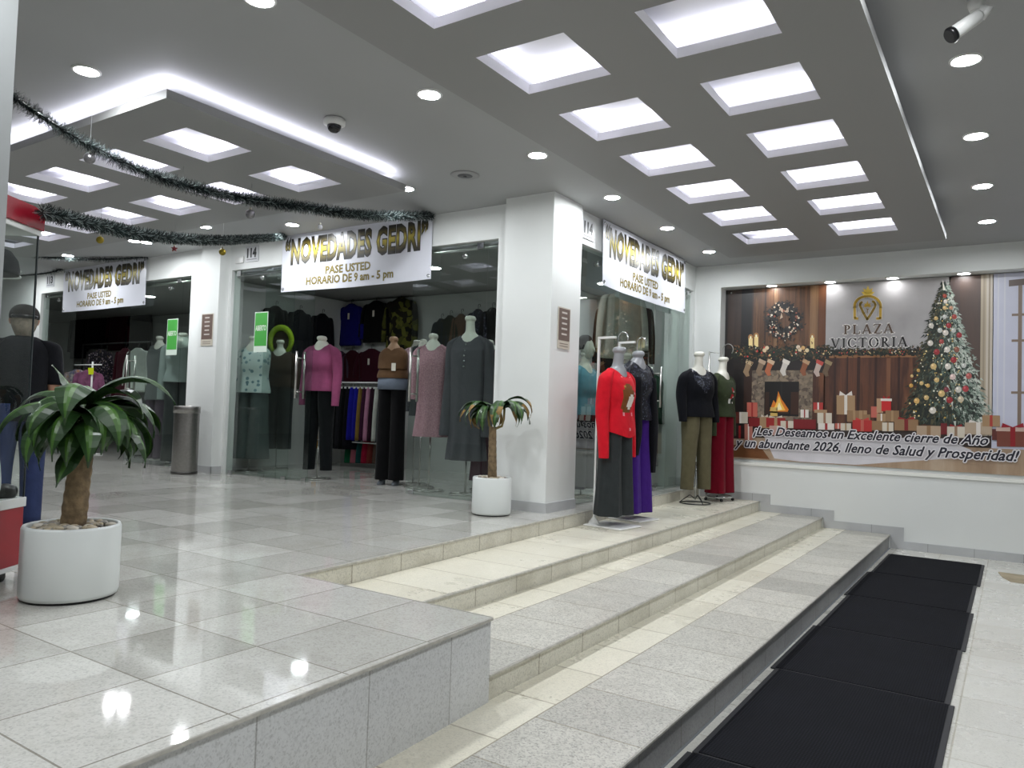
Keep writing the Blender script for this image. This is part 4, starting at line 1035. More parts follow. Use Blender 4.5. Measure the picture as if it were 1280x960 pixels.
def mannequin(name, label, loc, rotz, d, top=None, bottom=None, neck=form_w, stand='tee', matfn=None, topname='sweater', botname='trousers', group=None, extra=None, cat_='mannequin'):
    """a headless shop form in clothes on its stand; heights in d are above the floor under it; front is -y"""
    t = thing(name, label, cat_, loc, rotz, group)
    if neck is not None:
        b = MB(); neck_shape(b, d['zs'], d['zn'], neck, d.get('s', 1.0)); b.build('neck', t)
    if top is not None:
        b = MB(); top_shape(b, d, top, matfn); b.build(topname, t)
    if bottom is not None:
        b = MB(); pants_shape(b, d, bottom); b.build(botname, t)
    px = d.get('pole_x', 0.0); py = d.get('pole_y', .2)
    if stand == 'tee':
        b = MB(); b.rbox((-.2, -.22, 0), (.2, .24, .018), white_metal, .012); b.build('base_plate', t)
        b = MB(); b.rbox((px - .012, py - .012, .015), (px + .012, py + .012, d['zn'] + .10), white_metal, .003)
        b.prism([(px - .008, py - .07, .016), (px - .008, py, .016), (px - .008, py, .10)], (.016, 0, 0), white_metal)
        b.prism([(px - .008, py + .07, .016), (px - .008, py, .016), (px - .008, py, .10)], (.016, 0, 0), white_metal); b.build('pole', t)
        b = MB(); b.rbox((px - .012, -.02, d['zn'] + .08), (px + .012, py + .012, d['zn'] + .104), white_metal, .003); b.build('arm', t)
        b = MB(); zt = d['zn']; b.tube([(px * .5, -.02, zt - .02), (px * .5, -.02, zt + .06)] + [(px * .5, -.02 - .06 + .06 * math.cos(k * PI / 9), zt + .08 + .065 * math.sin(k * PI / 9)) for k in range(0, 11)], .006, chrome_m, 8); b.build('hook', t)
    elif stand == 'wire':
        b = MB(); R = .2
        b.tube([(R * math.cos(2 * PI * k / 32), R * math.sin(2 * PI * k / 32), .008) for k in range(32)], .007, black_metal, 8, closed=True); b.build('base_ring', t)
        b = MB(); b.tube([(0, 0, .05), (0, 0, d['za'] + .35)], .011, chrome_m, 10); b.build('pole', t)
        for k in range(3):
            a = 2 * PI * k / 3 + .4; c_, s_ = math.cos(a), math.sin(a)
            MB().tube([(R * c_, R * s_, .01), (R * .7 * c_, R * .7 * s_, .06), (.35 * R * c_, .35 * R * s_, .11), (.05 * c_, .05 * s_, .10), (0, 0, .06)], .006, black_metal, 8).build('brace', t)
    elif stand == 'caster':
        R = .215; b = MB(); b.tube([(R * math.cos(2 * PI * k / 32), R * math.sin(2 * PI * k / 32) * .8, .06) for k in range(32)], .012, chrome_m, 8, closed=True); b.build('base_ring', t)
        for k in range(4):
            a = PI / 4 + PI / 2 * k; c_, s_ = R * math.cos(a), R * .8 * math.sin(a)
            w = MB(); w.tube([(c_, s_, .05), (c_, s_, .03)], .006, chrome_m, 6); w.lathe([(.001, -.012), (.02, -.012), (.022, 0), (.02, .012), (.001, .012)], black_p, (0, 0, 0), 14, (False, False), M=Matrix.Translation((c_, s_, .022)) @ Matrix.Rotation(PI / 2, 4, 'Y')); w.build('caster', [c for c in t.children if c.name.startswith('base_ring')][0])
        b = MB(); b.tube([(px, .172, .06), (px, .172, d['zn'] + .08)], .011, steel_m, 10); b.build('pole', t)
        b = MB(); zt = d['zn']; b.tube([(px, .172, zt + .07), (0, .03, zt + .05), (0, .0, zt - .01), (0, -.005, zt + .09)] + [(0, -.085 + .08 * math.cos(k * PI / 9), zt + .10 + .08 * math.sin(k * PI / 9)) for k in range(0, 12)], .006, steel_m, 8); b.build('hook', t)
    elif stand == 'disc':
        b = MB(); R = .19
        b.tube([(R * math.cos(2 * PI * k / 32), R * math.sin(2 * PI * k / 32), .008) for k in range(32)], .006, steel_m, 8, closed=True); b.build('base_ring', t)
        b = MB(); b.tube([(0, 0, .02), (0, 0, d['za'] + .3)], .010, steel_m, 10)
        for k in range(4):
            a = PI / 2 * k; b.tube([(R * math.cos(a), R * math.sin(a), .009), (.01 * math.cos(a), .01 * math.sin(a), .02)], .005, steel_m, 6)
        b.build('pole', t)
    if extra: extra(t, d)
    return t

def zrow(u, v, X=None, Y=None):
    return (at_x(u, v, X) if X is not None else at_y(u, v, Y)).z
red = cloth('red_jersey', (206, 24, 40)); print_b = cloth('brown_print', (120, 74, 36)); print_w = cloth('white_print', (230, 222, 212)); print_g = cloth('gold_print', (170, 128, 60)); print_p = cloth('pink_print', (226, 150, 160))
char = cloth('charcoal_crepe', (50, 54, 55)); purple = cloth('purple_crepe', (66, 32, 122)); black_c = cloth('black_knit', (13, 14, 20)); olive = cloth('olive_twill', (98, 92, 70)); green_k = cloth('olive_green_knit', (54, 62, 42)); burg = cloth('burgundy_crepe', (112, 8, 30))
seq = spots('black_sequin_knit', (12, 13, 22), [(16, 18, 28), (40, 44, 58), (20, 22, 34), (84, 88, 100), (12, 13, 22), (60, 64, 80)], 55, .5, .35)
def red_print(t_, a_, p):
    x, y, z = p
    if y > .0: return red
    zc = M1['zs'] - .30
    if ((x - .03) / .06) ** 2 + ((z - zc + .02) / .075) ** 2 < 1: return print_w
    if ((x + .01) / .105) ** 2 + ((z - zc - .01) / .15) ** 2 < 1: return print_b
    if ((x + .03) / .06) ** 2 + ((z - zc - .12) / .04) ** 2 < 1: return print_g
    if abs(x) < .13 and math.sin(x * 37 + 1) * math.sin(z * 31) > .93: return print_p
    return red
# 1: red sweater, charcoal trousers
px1 = at_x(768, 600, -3.44)
M1 = dict(zn=zrow(770, 433, X=-3.44) - Z3, zs=zrow(765, 462, X=-3.44) - Z3, zh=zrow(765, 538, X=-3.44) - Z3, zw=zrow(750, 573, X=-3.44) - Z3 , za=zrow(770, 641, X=-3.44) - Z3, leg=.118, legfold=.10, s=1.08, pole_x=-.07, pole_y=.19, hemfold=.02, dip=.07)
mannequin('mannequin', 'mannequin in red printed sweater and charcoal trousers on white stand', (-3.44, px1.y, Z3), math.radians(83), M1, red, char, form_g, 'tee', red_print)
# 2: black sequinned cardigan, purple trousers
q = at_x(790, 600, -3.52)
M2 = dict(zn=zrow(788, 437, X=-3.52) - Z3, zs=zrow(790, 453, X=-3.52) - Z3, zh=zrow(795, 525, X=-3.52) - Z3, zw=zrow(800, 580, X=-3.52) - Z3, za=zrow(790, 638, X=-3.52) - Z3, leg=.125, legfold=.09, s=1.05, pole_x=-.07, pole_y=.19)
def shawl(t, d):
    b = MB(); zs, zh = d['zs'], d['zh']
    for sd, lo in ((1, d['za'] + .42), (-1, d['za'] + .62)):
        b.loft([(sd * .14, -.05, zs - .16, .06, .11, 0), (sd * .155, -.05, zh + .1, .075, .125, .06), (sd * .16, -.05, zh - .15, .08, .13, .08), (sd * .17, -.05, lo, .05, .11, .1)], black_c, n=20, sub=5, fold=5)
    b.build('cardigan_panel', t)
mannequin('mannequin', 'mannequin in black sequinned cardigan and purple trousers behind the red one', (-3.52, q.y + .05, Z3), math.radians(80), M2, seq, purple, form_g, 'tee', topname='cardigan', extra=shawl)
# 3: black sweater, olive trousers on wire base
q = at_x(872, 626, -3.56)
M3 = dict(zn=zrow(862, 437, X=-3.56) - Z3, zs=zrow(862, 461, X=-3.56) - Z3, zh=zrow(862, 521, X=-3.56) - Z3, zw=zrow(845, 527, X=-3.56) - Z3, za=zrow(868, 610, X=-3.56) - Z3, leg=.075, legfold=.04, s=1.13, stance=.03, arm_fwd=.05)
def seq_front(t_, a_, p):
    x, y, z = p
    return seq if (y < 0 and abs(x) < .14 and M3['zs'] - .32 + abs(x) * 1.2 < z) else black_c
mannequin('mannequin', 'mannequin in black beaded sweater and olive trousers on round wire base', (-3.56, q.y - .10, Z3), math.radians(58), M3, black_c, olive, form_w, 'wire', seq_front)
# 4: green sweater, burgundy trousers on castered ring
q = at_x(902, 617, -3.44)
M4 = dict(zn=zrow(898, 445, X=-3.44) - Z3, zs=zrow(900, 468, X=-3.44) - Z3, zh=zrow(902, 521, X=-3.44) - Z3, zw=zrow(890, 545, X=-3.44) - Z3, za=zrow(903, 613, X=-3.44) - Z3, leg=.115, legfold=.07, s=1.1, pole_x=-.06)
gk_r = cloth('print_santa_red', (168, 28, 36)); gk_w = cloth('print_snow_white', (220, 220, 216)); gk_d = cloth('print_dark_green', (22, 36, 28))
def green_print(t_, a_, p):
    x, y, z = p
    if y > 0: return green_k
    zc = M4['zs'] - .30
    for cx, cz, r, m in ((.02, .09, .03, gk_r), (.03, .06, .022, gk_w), (.0, .0, .042, gk_r), (.04, -.005, .02, gk_w), (-.03, -.07, .035, gk_w), (.03, -.06, .035, gk_d), (.05, -.09, .022, gk_w)):
        if (x - cx) ** 2 + (z - zc - cz) ** 2 < r * r: return m
    return green_k
mannequin('mannequin', 'mannequin in olive green Christmas sweater and burgundy trousers on castered ring stand', (-3.44, q.y - .10, Z3), math.radians(78), M4, green_k, burg, form_w, 'caster', green_print)

# inside the corner shop
def inside(u, Y, vn, vs, vh, vw, va, **k):
    p = at_y(u, vs, Y)
    d = dict(zn=at_y(u, vn, Y).z - ZP, zs=p.z - ZP, zh=at_y(u, vh, Y).z - ZP, zw=(at_y(u, vw, Y).z - ZP) if vw else None, za=at_y(u, va, Y).z - ZP); d.update(k)
    return (p.x, Y, ZP), d
pinkk = cloth('pink_knit', (148, 74, 110)); navyb = cloth('black_trouser_twill', (14, 18, 20)); brownk = cloth('brown_knit', (96, 72, 50)); denim = cloth('grey_blue_band', (110, 120, 134)); black_v = cloth('black_velvet', (8, 8, 10))
tweed = spots('pink_tweed', (170, 128, 138), [(190, 150, 158), (150, 110, 122), (176, 136, 146)], 90, .5); dress_g = cloth('grey_knit', (84, 82, 88)); lilac = cloth('pale_pink_knit', (190, 164, 172)); dkg = cloth('dark_grey_knit', (54, 58, 60)); wine = cloth('wine_velvet', (62, 22, 40))
leafy = spots('white_blue_leaf_print', (204, 216, 214), [(110, 140, 150), (140, 166, 172), (204, 216, 214), (120, 150, 158)], 13, .33); grey_sk = cloth('grey_skirt', (78, 88, 88)); brown_d = cloth('dark_brown_padded', (62, 50, 40)); lime = P('lime_fur', (158, 186, 44), 1.0, spec=.1, noise=.4, nscale=60, bump=1, bscale=90)
loc, d = inside(403, 7.22, 420, 432, 489, 507, 586, leg=.07, s=1.12, legfold=.03, stance=.03, hemfold=.03)
mannequin('mannequin', 'mannequin in pink sweater and black trousers in the open shop doorway', loc, math.radians(12), d, pinkk, navyb, form_w, 'disc')
def shoes(t, d):
    for sd in (-1, 1):
        b = MB(); b.loft([(sd * .1, -.02, .0, .038, .10, 0), (sd * .1, -.02, .03, .036, .10, 0), (sd * .1, .02, .07, .034, .06, 0), (sd * .1, .04, .13, .04, .045, 0)], P('grey_suede', (92, 98, 104), .8), n=16, sub=3)
        b.build('shoe', t)
    b = MB(); b.loft([(0, 0, d['zh'] - .15, .207, .15, 0), (0, 0, d['zh'] + .02, .20, .145, 0)], denim, n=32, sub=2); b.build('waistband', t)
    b = MB(); b.rbox((.05, -.17, d['zs'] - .30), (.11, -.165, d['zs'] - .20), P('price_tag', (224, 220, 206), .6), .003); b.build('price_tag', [c for c in t.children if c.name.startswith('blouse')][0])
p = at_z(486, 606, ZP)
loc, d = inside(489, p.y, 421, 436, 473, None, 597, leg=.10, s=.98, legfold=.05, hemfold=.01, scoop=.03)
loc = (at_z(486, 606, ZP).x, p.y, ZP)
mannequin('mannequin', 'mannequin in brown top and black trousers with grey shoes by the right door', loc, math.radians(18), d, brownk, black_v, P('brown_mannequin_shell', (150, 120, 90), .5), None, extra=shoes, topname='blouse')
loc, d = inside(542, 7.28, 417, 432, 546, 500, 560, s=1.0, hemfold=.05)
mannequin('mannequin', 'mannequin in long pink tweed coat behind the right glass door', loc, math.radians(20), d, tweed, None, form_w, 'disc', topname='coat')
loc, d = inside(522, 7.75, 425, 434, 505, 530, 560, s=.85)
mannequin('mannequin', 'mannequin in pale pink cardigan left of the tweed coat', loc, math.radians(5), d, lilac, None, form_w, 'disc', topname='cardigan')
loc, d = inside(530, 7.5, 424, 432, 520, 515, 565, s=.75, hemfold=.06)
mannequin('mannequin', 'mannequin in dark grey cardigan just behind the tweed coat', loc, math.radians(10), d, dkg, None, form_w, 'disc', topname='cardigan')
loc, d = inside(588, 7.3, 395, 421, 575, 545, 590, s=1.12, hemfold=.09, nf=9, flare=.03)
def buttons(t, d):
    for k in range(5):
        b = MB(); b.ball((.0, -.142 - .018 * min(k, 2), d['zs'] - .11 - .065 * k), .014, chrome_m, 10); b.build('button', [c for c in t.children if c.name.startswith('dress')][0])
mannequin('mannequin', 'mannequin in long grey buttoned dress beside the corner column', loc, math.radians(15), d, dress_g, None, form_w, 'disc', topname='dress', extra=buttons)
loc, d = inside(612, 7.95, 425, 436, 600, 560, 612, s=.95, hemfold=.06)
mannequin('mannequin', 'mannequin in long wine red coat at the right edge of the shop glass', loc, math.radians(20), d, wine, None, form_w, 'disc', topname='coat')
loc, d = inside(318, 7.25, 420, 434, 491, None, 572, s=1.25, leg=.13)
mannequin('mannequin', 'mannequin in white leaf print top and grey skirt behind the left glass', loc, math.radians(25), d, leafy, grey_sk, form_w, 'disc', topname='blouse', botname='skirt')
def fur(t, d):
    b = MB(); zs = d['zs']
    b.tube([(.17 * math.cos(a), -.02, zs + .17 + .21 * math.sin(a)) for a in [(-.9 + k * (PI + 1.8) / 20) for k in range(21)]], [.03 + .018 * math.sin(PI * k / 20) for k in range(21)], lime, 12); b.build('fur_trim', t)
    b = MB(); b.loft([(0, .05, zs - .02, .14, .09, 0), (0, .06, zs + .15, .155, .1, 0), (0, .06, zs + .3, .13, .09, 0), (0, .06, zs + .36, .03, .03, 0)], brown_d, n=24, sub=4); b.build('hood', t)
loc, d = inside(351, 7.85, 425, 440, 484, 486, 560, s=1.15, leg=.09)
mannequin('mannequin', 'mannequin in dark brown jacket with lime fur hood behind the left glass', loc, math.radians(30), d, brown_d, char, form_w, 'disc', topname='jacket', extra=fur)
# behind the side glass
grn = cloth('bottle_green_fleece', (18, 62, 42)); tealc = cloth('light_blue_knit', (96, 150, 168)); blk_d = cloth('black_overcoat', (20, 22, 28))
def hood_white(t, d):
    b = MB(); b.loft([(.02, -.02, d['zs'] - .1, .05, .06, 0), (.02, -.03, d['zs'] + .05, .05, .055, 0), (.02, -.03, d['zs'] + .16, .03, .03, 0)], form_w, n=16, sub=3); b.build('mannequin_neck', t)
    b = MB(); b.loft([(0, .06, d['zs'] - .1, .17, .12, 0), (0, .08, d['zs'] + .03, .15, .1, 0), (0, .08, d['zs'] + .1, .06, .05, 0)], grn, n=24, sub=4); b.build('hood', t)
q = at_y(822, 470, 9.2)
d = dict(zn=1.75, zs=1.62, zh=.98, zw=.9, za=.3, s=1.15, leg=.1)
mannequin('mannequin', 'mannequin in bottle green hooded jacket behind the middle side glass', (-4.46, 10.2, ZP), math.radians(60), d, grn, black_v, form_w, 'disc', topname='jacket', extra=hood_white)
d = dict(zn=1.78, zs=1.58, zh=1.0, zw=.95, za=.12, s=1.05, leg=.1)
def head_face(t, d):
    zs = d['zs']; b = MB(); sk_ = P('pale_mannequin_face', (196, 196, 184), .45)
    b.loft([(0, -.03, zs + .10, .035, .045, 0), (0, -.045, zs + .14, .052, .07, 0), (0, -.035, zs + .20, .066, .088, 0), (0, -.02, zs + .27, .072, .095, 0), (0, -.01, zs + .33, .06, .08, 0), (0, 0, zs + .37, .02, .03, 0)], sk_, n=20, sub=4)
    b.loft([(0, -.115, zs + .185, .012, .012, 0), (0, -.135, zs + .20, .013, .016, 0), (0, -.118, zs + .25, .007, .012, 0)], sk_, n=8, sub=2)
    b.loft([(0, -.105, zs + .155, .02, .012, 0), (0, -.112, zs + .165, .022, .012, 0), (0, -.105, zs + .175, .018, .012, 0)], sk_, n=8, sub=2); b.build('head', t)
    b = MB(); b.loft([(0, .02, zs + .22, .078, .085, .05), (0, .01, zs + .28, .085, .10, .05), (0, 0, zs + .36, .07, .085, .05), (0, 0, zs + .40, .03, .04, 0)], P('dark_wig', (36, 36, 38), .7), n=24, sub=3, fold=9); b.build('hair', t)
p = at_x(733, 440, -4.38)
mannequin('mannequin', 'mannequin with dark hair and light blue sweater behind the side glass by the column', (-4.40, p.y, ZP), math.radians(85), d, tealc, blk_d, form_w, 'disc', extra=head_face)

# ================================================================ clothes on hangers
def hanger(t, w, zsh, m=hang_m):
    b = MB(); b.tube([(-w * .36, 0, zsh - .085), (-w * .18, 0, zsh - .035), (0, 0, zsh - .005), (w * .18, 0, zsh - .035), (w * .36, 0, zsh - .085)], .009, m, 8)
    b.tube([(0, 0, zsh - .01), (0, 0, zsh + .05)] + [(.0 + .022 - .022 * math.cos(k * PI / 6), 0, zsh + .065 + .022 * math.sin(k * PI / 6)) for k in range(0, 9)], .004, m, 6)
    b.build('hanger', t)
def garment(name, label, p, rotz, L, w, m, group, sleeves=True, depth=.055, m2=None, cat_='garment', tagm=None, flare=1.0, extra=None):
    """a garment on a hanger; p is the hook point"""
    zsh = -.09
    t = thing(name, label, cat_, p, rotz, group)
    b = MB(); hw = w / 2
    b.loft([(0, 0, zsh - L, hw * flare, depth * flare, .05), (0, 0, zsh - L * .55, hw * .98, depth, .03), (0, 0, zsh - .16, hw * .98, depth, .0), (0, 0, zsh - .075, hw * .85, depth * .9, 0), (0, 0, zsh - .03, hw * .5, depth * .8, 0), (0, 0, zsh + .005, hw * .22, depth * .7, 0)], m, n=36, sub=5, fold=7, phase=len(label), expo=2.5)
    if sleeves:
        for s in (-1, 1):
            b.loft([(s * hw * .72, 0, zsh - .05, .03, depth * .7, 0), (s * hw * .94, 0, zsh - .11, .05, depth * .9, 0), (s * hw * 1.12, -.01, zsh - L * .45, .055, depth * .95, .05), (s * hw * 1.2, -.02, zsh - L * .86, .042, depth * .75, .03)], m, n=16, sub=4, fold=4)
    cl_ = b.build('cloth', t)
    hanger(t, w, zsh)
    if tagm:
        b = MB(); b.box((-.025, -depth - .012, zsh - .28), (.02, -depth - .009, zsh - .17), P('price_tag', (224, 220, 206), .6)); b.build('price_tag', cl_)
    if extra: extra(t)
    return t
camo = spots('camouflage_print', (40, 42, 26), [(74, 76, 30), (24, 26, 18), (96, 98, 40), (34, 30, 22)], 12, .9)
royal = cloth('royal_blue', (22, 20, 112)); maroon = cloth('maroon_jersey', (60, 18, 32)); greyp = cloth('grey_plum_knit', (74, 62, 76)); violet = cloth('violet_jersey', (70, 20, 100)); ivory = cloth('ivory_knit', (196, 204, 196)); beige = cloth('beige_linen', (206, 203, 192))
wine2 = cloth('dark_wine', (58, 14, 26)); floral = spots('dark_floral_print', (26, 22, 30), [(112, 96, 108), (60, 50, 66), (140, 128, 132), (34, 28, 40), (84, 70, 60)], 26, .42)
YB_ = BACK - .09
def hang_at(u, vtop, vbot, w, m, label, group, Y=YB_, rot=0, **k):
    p = at_y(u, vtop, Y); L = p.z - at_y(u, vbot, Y).z - .09
    return garment(k.pop('name', 'jacket'), label, (p.x, Y, p.z), math.radians(rot), L, w, m, group, **k)
GB = 'clothes on the back wall of the corner shop'
hang_at(411, 377, 440, .56, black_c, 'black jacket hanging high on the shop back wall, left of the blue shirt', GB)
hang_at(440, 374, 432, .50, royal, 'royal blue shirt hanging high on the shop back wall', GB, name='shirt', tagm=1)
hang_at(471, 370, 428, .56, black_v, 'black jacket hanging high on the shop back wall, right of the blue shirt', GB, tagm=1)
hang_at(502, 366, 436, .60, camo, 'camouflage jacket hanging high on the shop back wall', GB)
hang_at(425, 433, 478, .46, greyp, 'grey plum blouse hanging behind the pink sweater mannequin', GB, name='blouse')
hang_at(441, 432, 478, .46, wine2, 'dark wine blouse hanging under the royal blue shirt', GB, name='blouse')
hang_at(465, 430, 478, .60, maroon, 'maroon sweater with white tag hanging under the black jacket', GB, name='sweater', tagm=1)
hang_at(489, 432, 476, .34, violet, 'violet blouse hanging beside the maroon sweater', GB, name='blouse')
for (u, va, vb, w, m, lb) in ((563, 388, 450, .5, cloth('moss_knit', (58, 60, 50)), 'moss green jacket hanging behind the right shop glass'), (577, 386, 460, .46, cloth('tan_knit', (104, 82, 66)), 'tan brown coat hanging behind the right shop glass'),
                              (598, 380, 450, .5, spots('navy_floral_print', (30, 32, 44), [(90, 94, 110), (44, 46, 60), (70, 60, 76)], 30, .45), 'navy patterned blouse hanging behind the right shop glass'), (552, 392, 455, .4, dkg, 'dark grey jacket hanging leftmost behind the right shop glass'), (616, 378, 450, .5, black_v, 'black sequin jacket hanging at the edge of the right shop glass')):
    hang_at(u, va, vb, w * .66, m, lb, 'clothes behind the right shop glass')
# black coats on the partition left of the doorway
for k, (y, z, m, lb) in enumerate(((8.1, 3.28, black_v, 'long black coat on the partition, nearest the shop glass'), (8.6, 3.28, cloth('charcoal_coat', (26, 28, 34)), 'charcoal coat on the partition behind the nearest black one'), (9.1, 3.28, black_c, 'black knit coat on the partition nearest the back wall'))):
    garment('coat', lb, (-10.05, y, z), PI / 2, 1.25, .40, m, 'dark coats on the partition', depth=.06)
# white garment rail with trousers
rail0, rail1 = at_y(414, 478, 9.05), at_y(487, 478, 9.05)
railL = at_y(374, 478, 9.05)
t = thing('garment_rail', 'white clothes rail full of trousers at the back of the corner shop', 'clothes rail', ((railL.x + rail1.x) / 2, 9.05, ZP))
RL = (rail1.x - railL.x) / 2; RH = rail0.z - ZP
MB().tube([(-RL, 0, RH), (RL, 0, RH)], .014, white_metal, 10).build('rail', t)
for s in (-1, 1):
    MB().tube([(s * RL, 0, RH), (s * RL, 0, .03)], .014, white_metal, 10).build('upright', t)
    MB().rbox((s * RL - .02, -.25, 0), (s * RL + .02, .25, .03), white_metal, .006).build('foot', t)
MB().tube([(-RL, .0, .42), (RL, .0, .42)], .012, white_metal, 10).build('lower_rail', t)
def trousers(label, x, y, zt, L, m, group, w=.30, rot=80):
    t = thing('trousers', label, 'trousers', (x, y, zt), math.radians(rot), group)
    b = MB(); b.loft([(0, 0, -.07 - L, w * .5, .028, .08), (0, 0, -.07 - L * .5, w * .48, .03, .06), (0, 0, -.10, w * .42, .03, .02), (0, 0, -.07, w * .42, .02, 0)], m, n=28, sub=4, fold=6, phase=x * 9, expo=2.6); b.build('cloth', t)
    b = MB(); b.rbox((-.15, -.012, -.085), (.15, .012, -.055), white_metal, .004); b.tube([(0, 0, -.06), (0, 0, .0), (0, .012, .02), (0, .028, .012)], .004, chrome_m, 6); b.build('clip_hanger', t)
cols_ = [('black', (10, 10, 12)), ('bottle green', (18, 60, 44)), ('black pleated', (14, 14, 16)), ('charcoal', (30, 30, 34)), ('black satin', (8, 8, 12)), ('ink black', (16, 14, 22)), ('royal blue', (26, 24, 140)), ('cobalt blue', (30, 28, 150)), ('mustard', (132, 106, 50)), ('aubergine', (58, 24, 48)), ('dusty pink', (176, 122, 148)), ('dark plum', (44, 20, 34)), ('ivory', (196, 198, 190)), ('slate grey', (70, 74, 76))]
for k, (nm_, c) in enumerate(cols_):
    x = rail0.x + .06 + (rail1.x - rail0.x - .12) * k / (len(cols_) - 1)
    trousers(nm_ + ' trousers hanging on the white rail in the corner shop', x, 9.05, rail0.z - .02, .86 if k > 5 else 1.02, cloth('trouser_' + nm_.replace(' ', '_'), c), 'trousers on the white rail', rot=58 + (k * 37) % 20)
low_ = [('emerald', (20, 92, 60)), ('rose', (170, 96, 110)), ('dark teal', (20, 66, 66)), ('scarlet', (150, 24, 52)), ('brick', (120, 50, 44)), ('mocha', (84, 66, 58))]
for k, (nm_, c) in enumerate(low_):
    p = at_y(444 + k * 7, 545, 9.25)
    trousers(nm_ + ' trousers on the lower tier of the white rail', p.x, 9.2, p.z, .38, cloth('lower_' + nm_.replace(' ', '_'), c), 'trousers on the lower tier', w=.26, rot=60)
p = at_y(385, 512, 9.05)
trousers('mustard yellow trousers at the left end of the white rail', p.x, 9.05, rail0.z - .02, rail0.z - at_y(385, 560, 9.05).z - .09, cloth('mustard_yellow', (196, 148, 40)), 'trousers on the white rail', w=.36, rot=35)
# far shop
GF = 'clothes in the far shop doorway'
for (u, va, vb, w, m, lb) in ((122, 380, 436, .9, black_v, 'black coat high in the far shop under its banner'), (150, 382, 438, .8, wine2, 'dark wine coat high in the far shop under its banner'), (101, 384, 448, .7, black_c, 'black jacket at the left side of the far shop doorway'), (176, 384, 440, .8, black_v, 'black coat behind the right door of the far shop')):
    hang_at(u, va, vb, w, m, lb, GF, name='coat' if 'coat' in lb else 'jacket')
RY_ = 7.75; hz_ = at_y(130, 431, RY_).z
for (u, vb, w, m, lb) in ((124, 512, .74, floral, 'dark floral blouse hanging in the far shop doorway'), (155, 522, .5, wine2, 'wine red jacket hanging left of the ivory cardigan'), (171, 490, .62, ivory, 'ivory cardigan hanging behind the far shop door handle')):
    p = at_y(u, 470, RY_)
    garment('blouse' if 'blouse' in lb else 'cardigan' if 'ivory' in lb and 'left' not in lb else 'jacket', lb, (p.x, RY_, hz_), 0, hz_ - at_y(u, vb, RY_).z - .09, w, m, GF)
ra, rb = at_y(104, 431, RY_).x, at_y(190, 431, RY_).x
t = thing('garment_rail', 'black clothes rail in the far shop doorway', 'clothes rail', ((ra + rb) / 2, RY_, ZP))
MB().tube([((ra - rb) / 2, 0, hz_ - ZP + .02), ((rb - ra) / 2, 0, hz_ - ZP + .02)], .014, black_metal, 10).build('rail', t)
for s_ in (-1, 1):
    MB().tube([(s_ * (rb - ra) / 2, 0, .02), (s_ * (rb - ra) / 2, 0, hz_ - ZP + .02)], .014, black_metal, 10).build('upright', t)
    MB().rbox((s_ * (rb - ra) / 2 - .02, -.22, 0), (s_ * (rb - ra) / 2 + .02, .22, .03), black_metal, .006).build('foot', t)
AZ = at_y(115, 456, 7.15).z
for u, vb, w, m, lb in ((97, 498, .46, spots('multicolour_print', (150, 130, 134), [(190, 170, 168), (110, 90, 100), (170, 120, 90), (90, 90, 120)], 22, .6), 'multicoloured blouse at the left of the far shop doorway'), (111, 520, .42, cloth('mauve_lace', (130, 80, 110), noise=.4), 'mauve lace blouse beside the yellow price card')):
    p = at_y(u, 470, 7.15)
    garment('blouse', lb, (p.x, 7.15, AZ), math.radians(40), AZ - at_y(u, vb, 7.15).z - .09, w, m, GF)
t0_ = at_y(115, 470, 7.15)
t = thing('price_stand', 'white display stand with bright yellow price card in the far shop', 'stand', (t0_.x, 7.15, ZP))
MB().rbox((-.2, -.16, 0), (.2, .16, .02), white_metal, .006).build('base', t)
MB().tube([(0, 0, .02), (0, 0, at_y(115, 452, 7.15).z - ZP)], .016, white_metal, 10).build('pole', t)
MB().tube([(-.62, 0, at_y(115, 456, 7.15).z - ZP), (0.3, 0, at_y(115, 456, 7.15).z - ZP)], .012, white_metal, 10).build('arm', t)
b = MB(); zc = at_y(115, 464, 7.15).z - ZP; b.box((-.09, -.03, zc - .06), (.09, -.022, zc + .06), P('yellow_card', (226, 236, 22), .5)); b.build('price_card', t)
loc, d = inside(229, 7.15, 416, 428, 478, 500, 575, s=1.25, leg=.11)
stripe = P('striped_jersey', (150, 158, 156), .9)
def cape(t, d):
    b = MB(); zs = d['zs']; b.loft([(0, 0, zs - .20, .25, .17, .04), (0, 0, zs - .10, .23, .14, .02), (0, 0, zs, .16, .1, 0), (0, 0, zs + .06, .09, .075, 0), (0, 0, zs + .1, .085, .07, 0)], ivory, n=32, sub=4, fold=8); b.build('cape', t)
mannequin('mannequin', 'mannequin in ivory cape over striped top behind the far shop glass', loc, math.radians(35), d, stripe, char, form_w, 'disc', topname='top', extra=cape)
loc, d = inside(236, 7.7, 420, 432, 490, 500, 575, s=1.15, leg=.11)
mannequin('mannequin', 'mannequin in black dotted coat at the right edge of the far shop', loc, math.radians(25), d, spots('black_white_dot', (20, 22, 26), [(20, 22, 26), (200, 200, 200), (20, 22, 26), (20, 22, 26)], 8, .3), cloth('petrol_blue', (40, 74, 92)), form_w, 'disc', topname='coat')
loc, d = inside(200, 7.5, 420, 432, 500, None, 590, s=1.0, leg=.1)
mannequin('mannequin', 'mannequin in grey knit and mauve trousers left of the ivory cape', loc, math.radians(20), d, cloth('mid_grey_knit', (96, 100, 100)), cloth('mauve_trouser', (84, 70, 84)), form_w, 'disc')
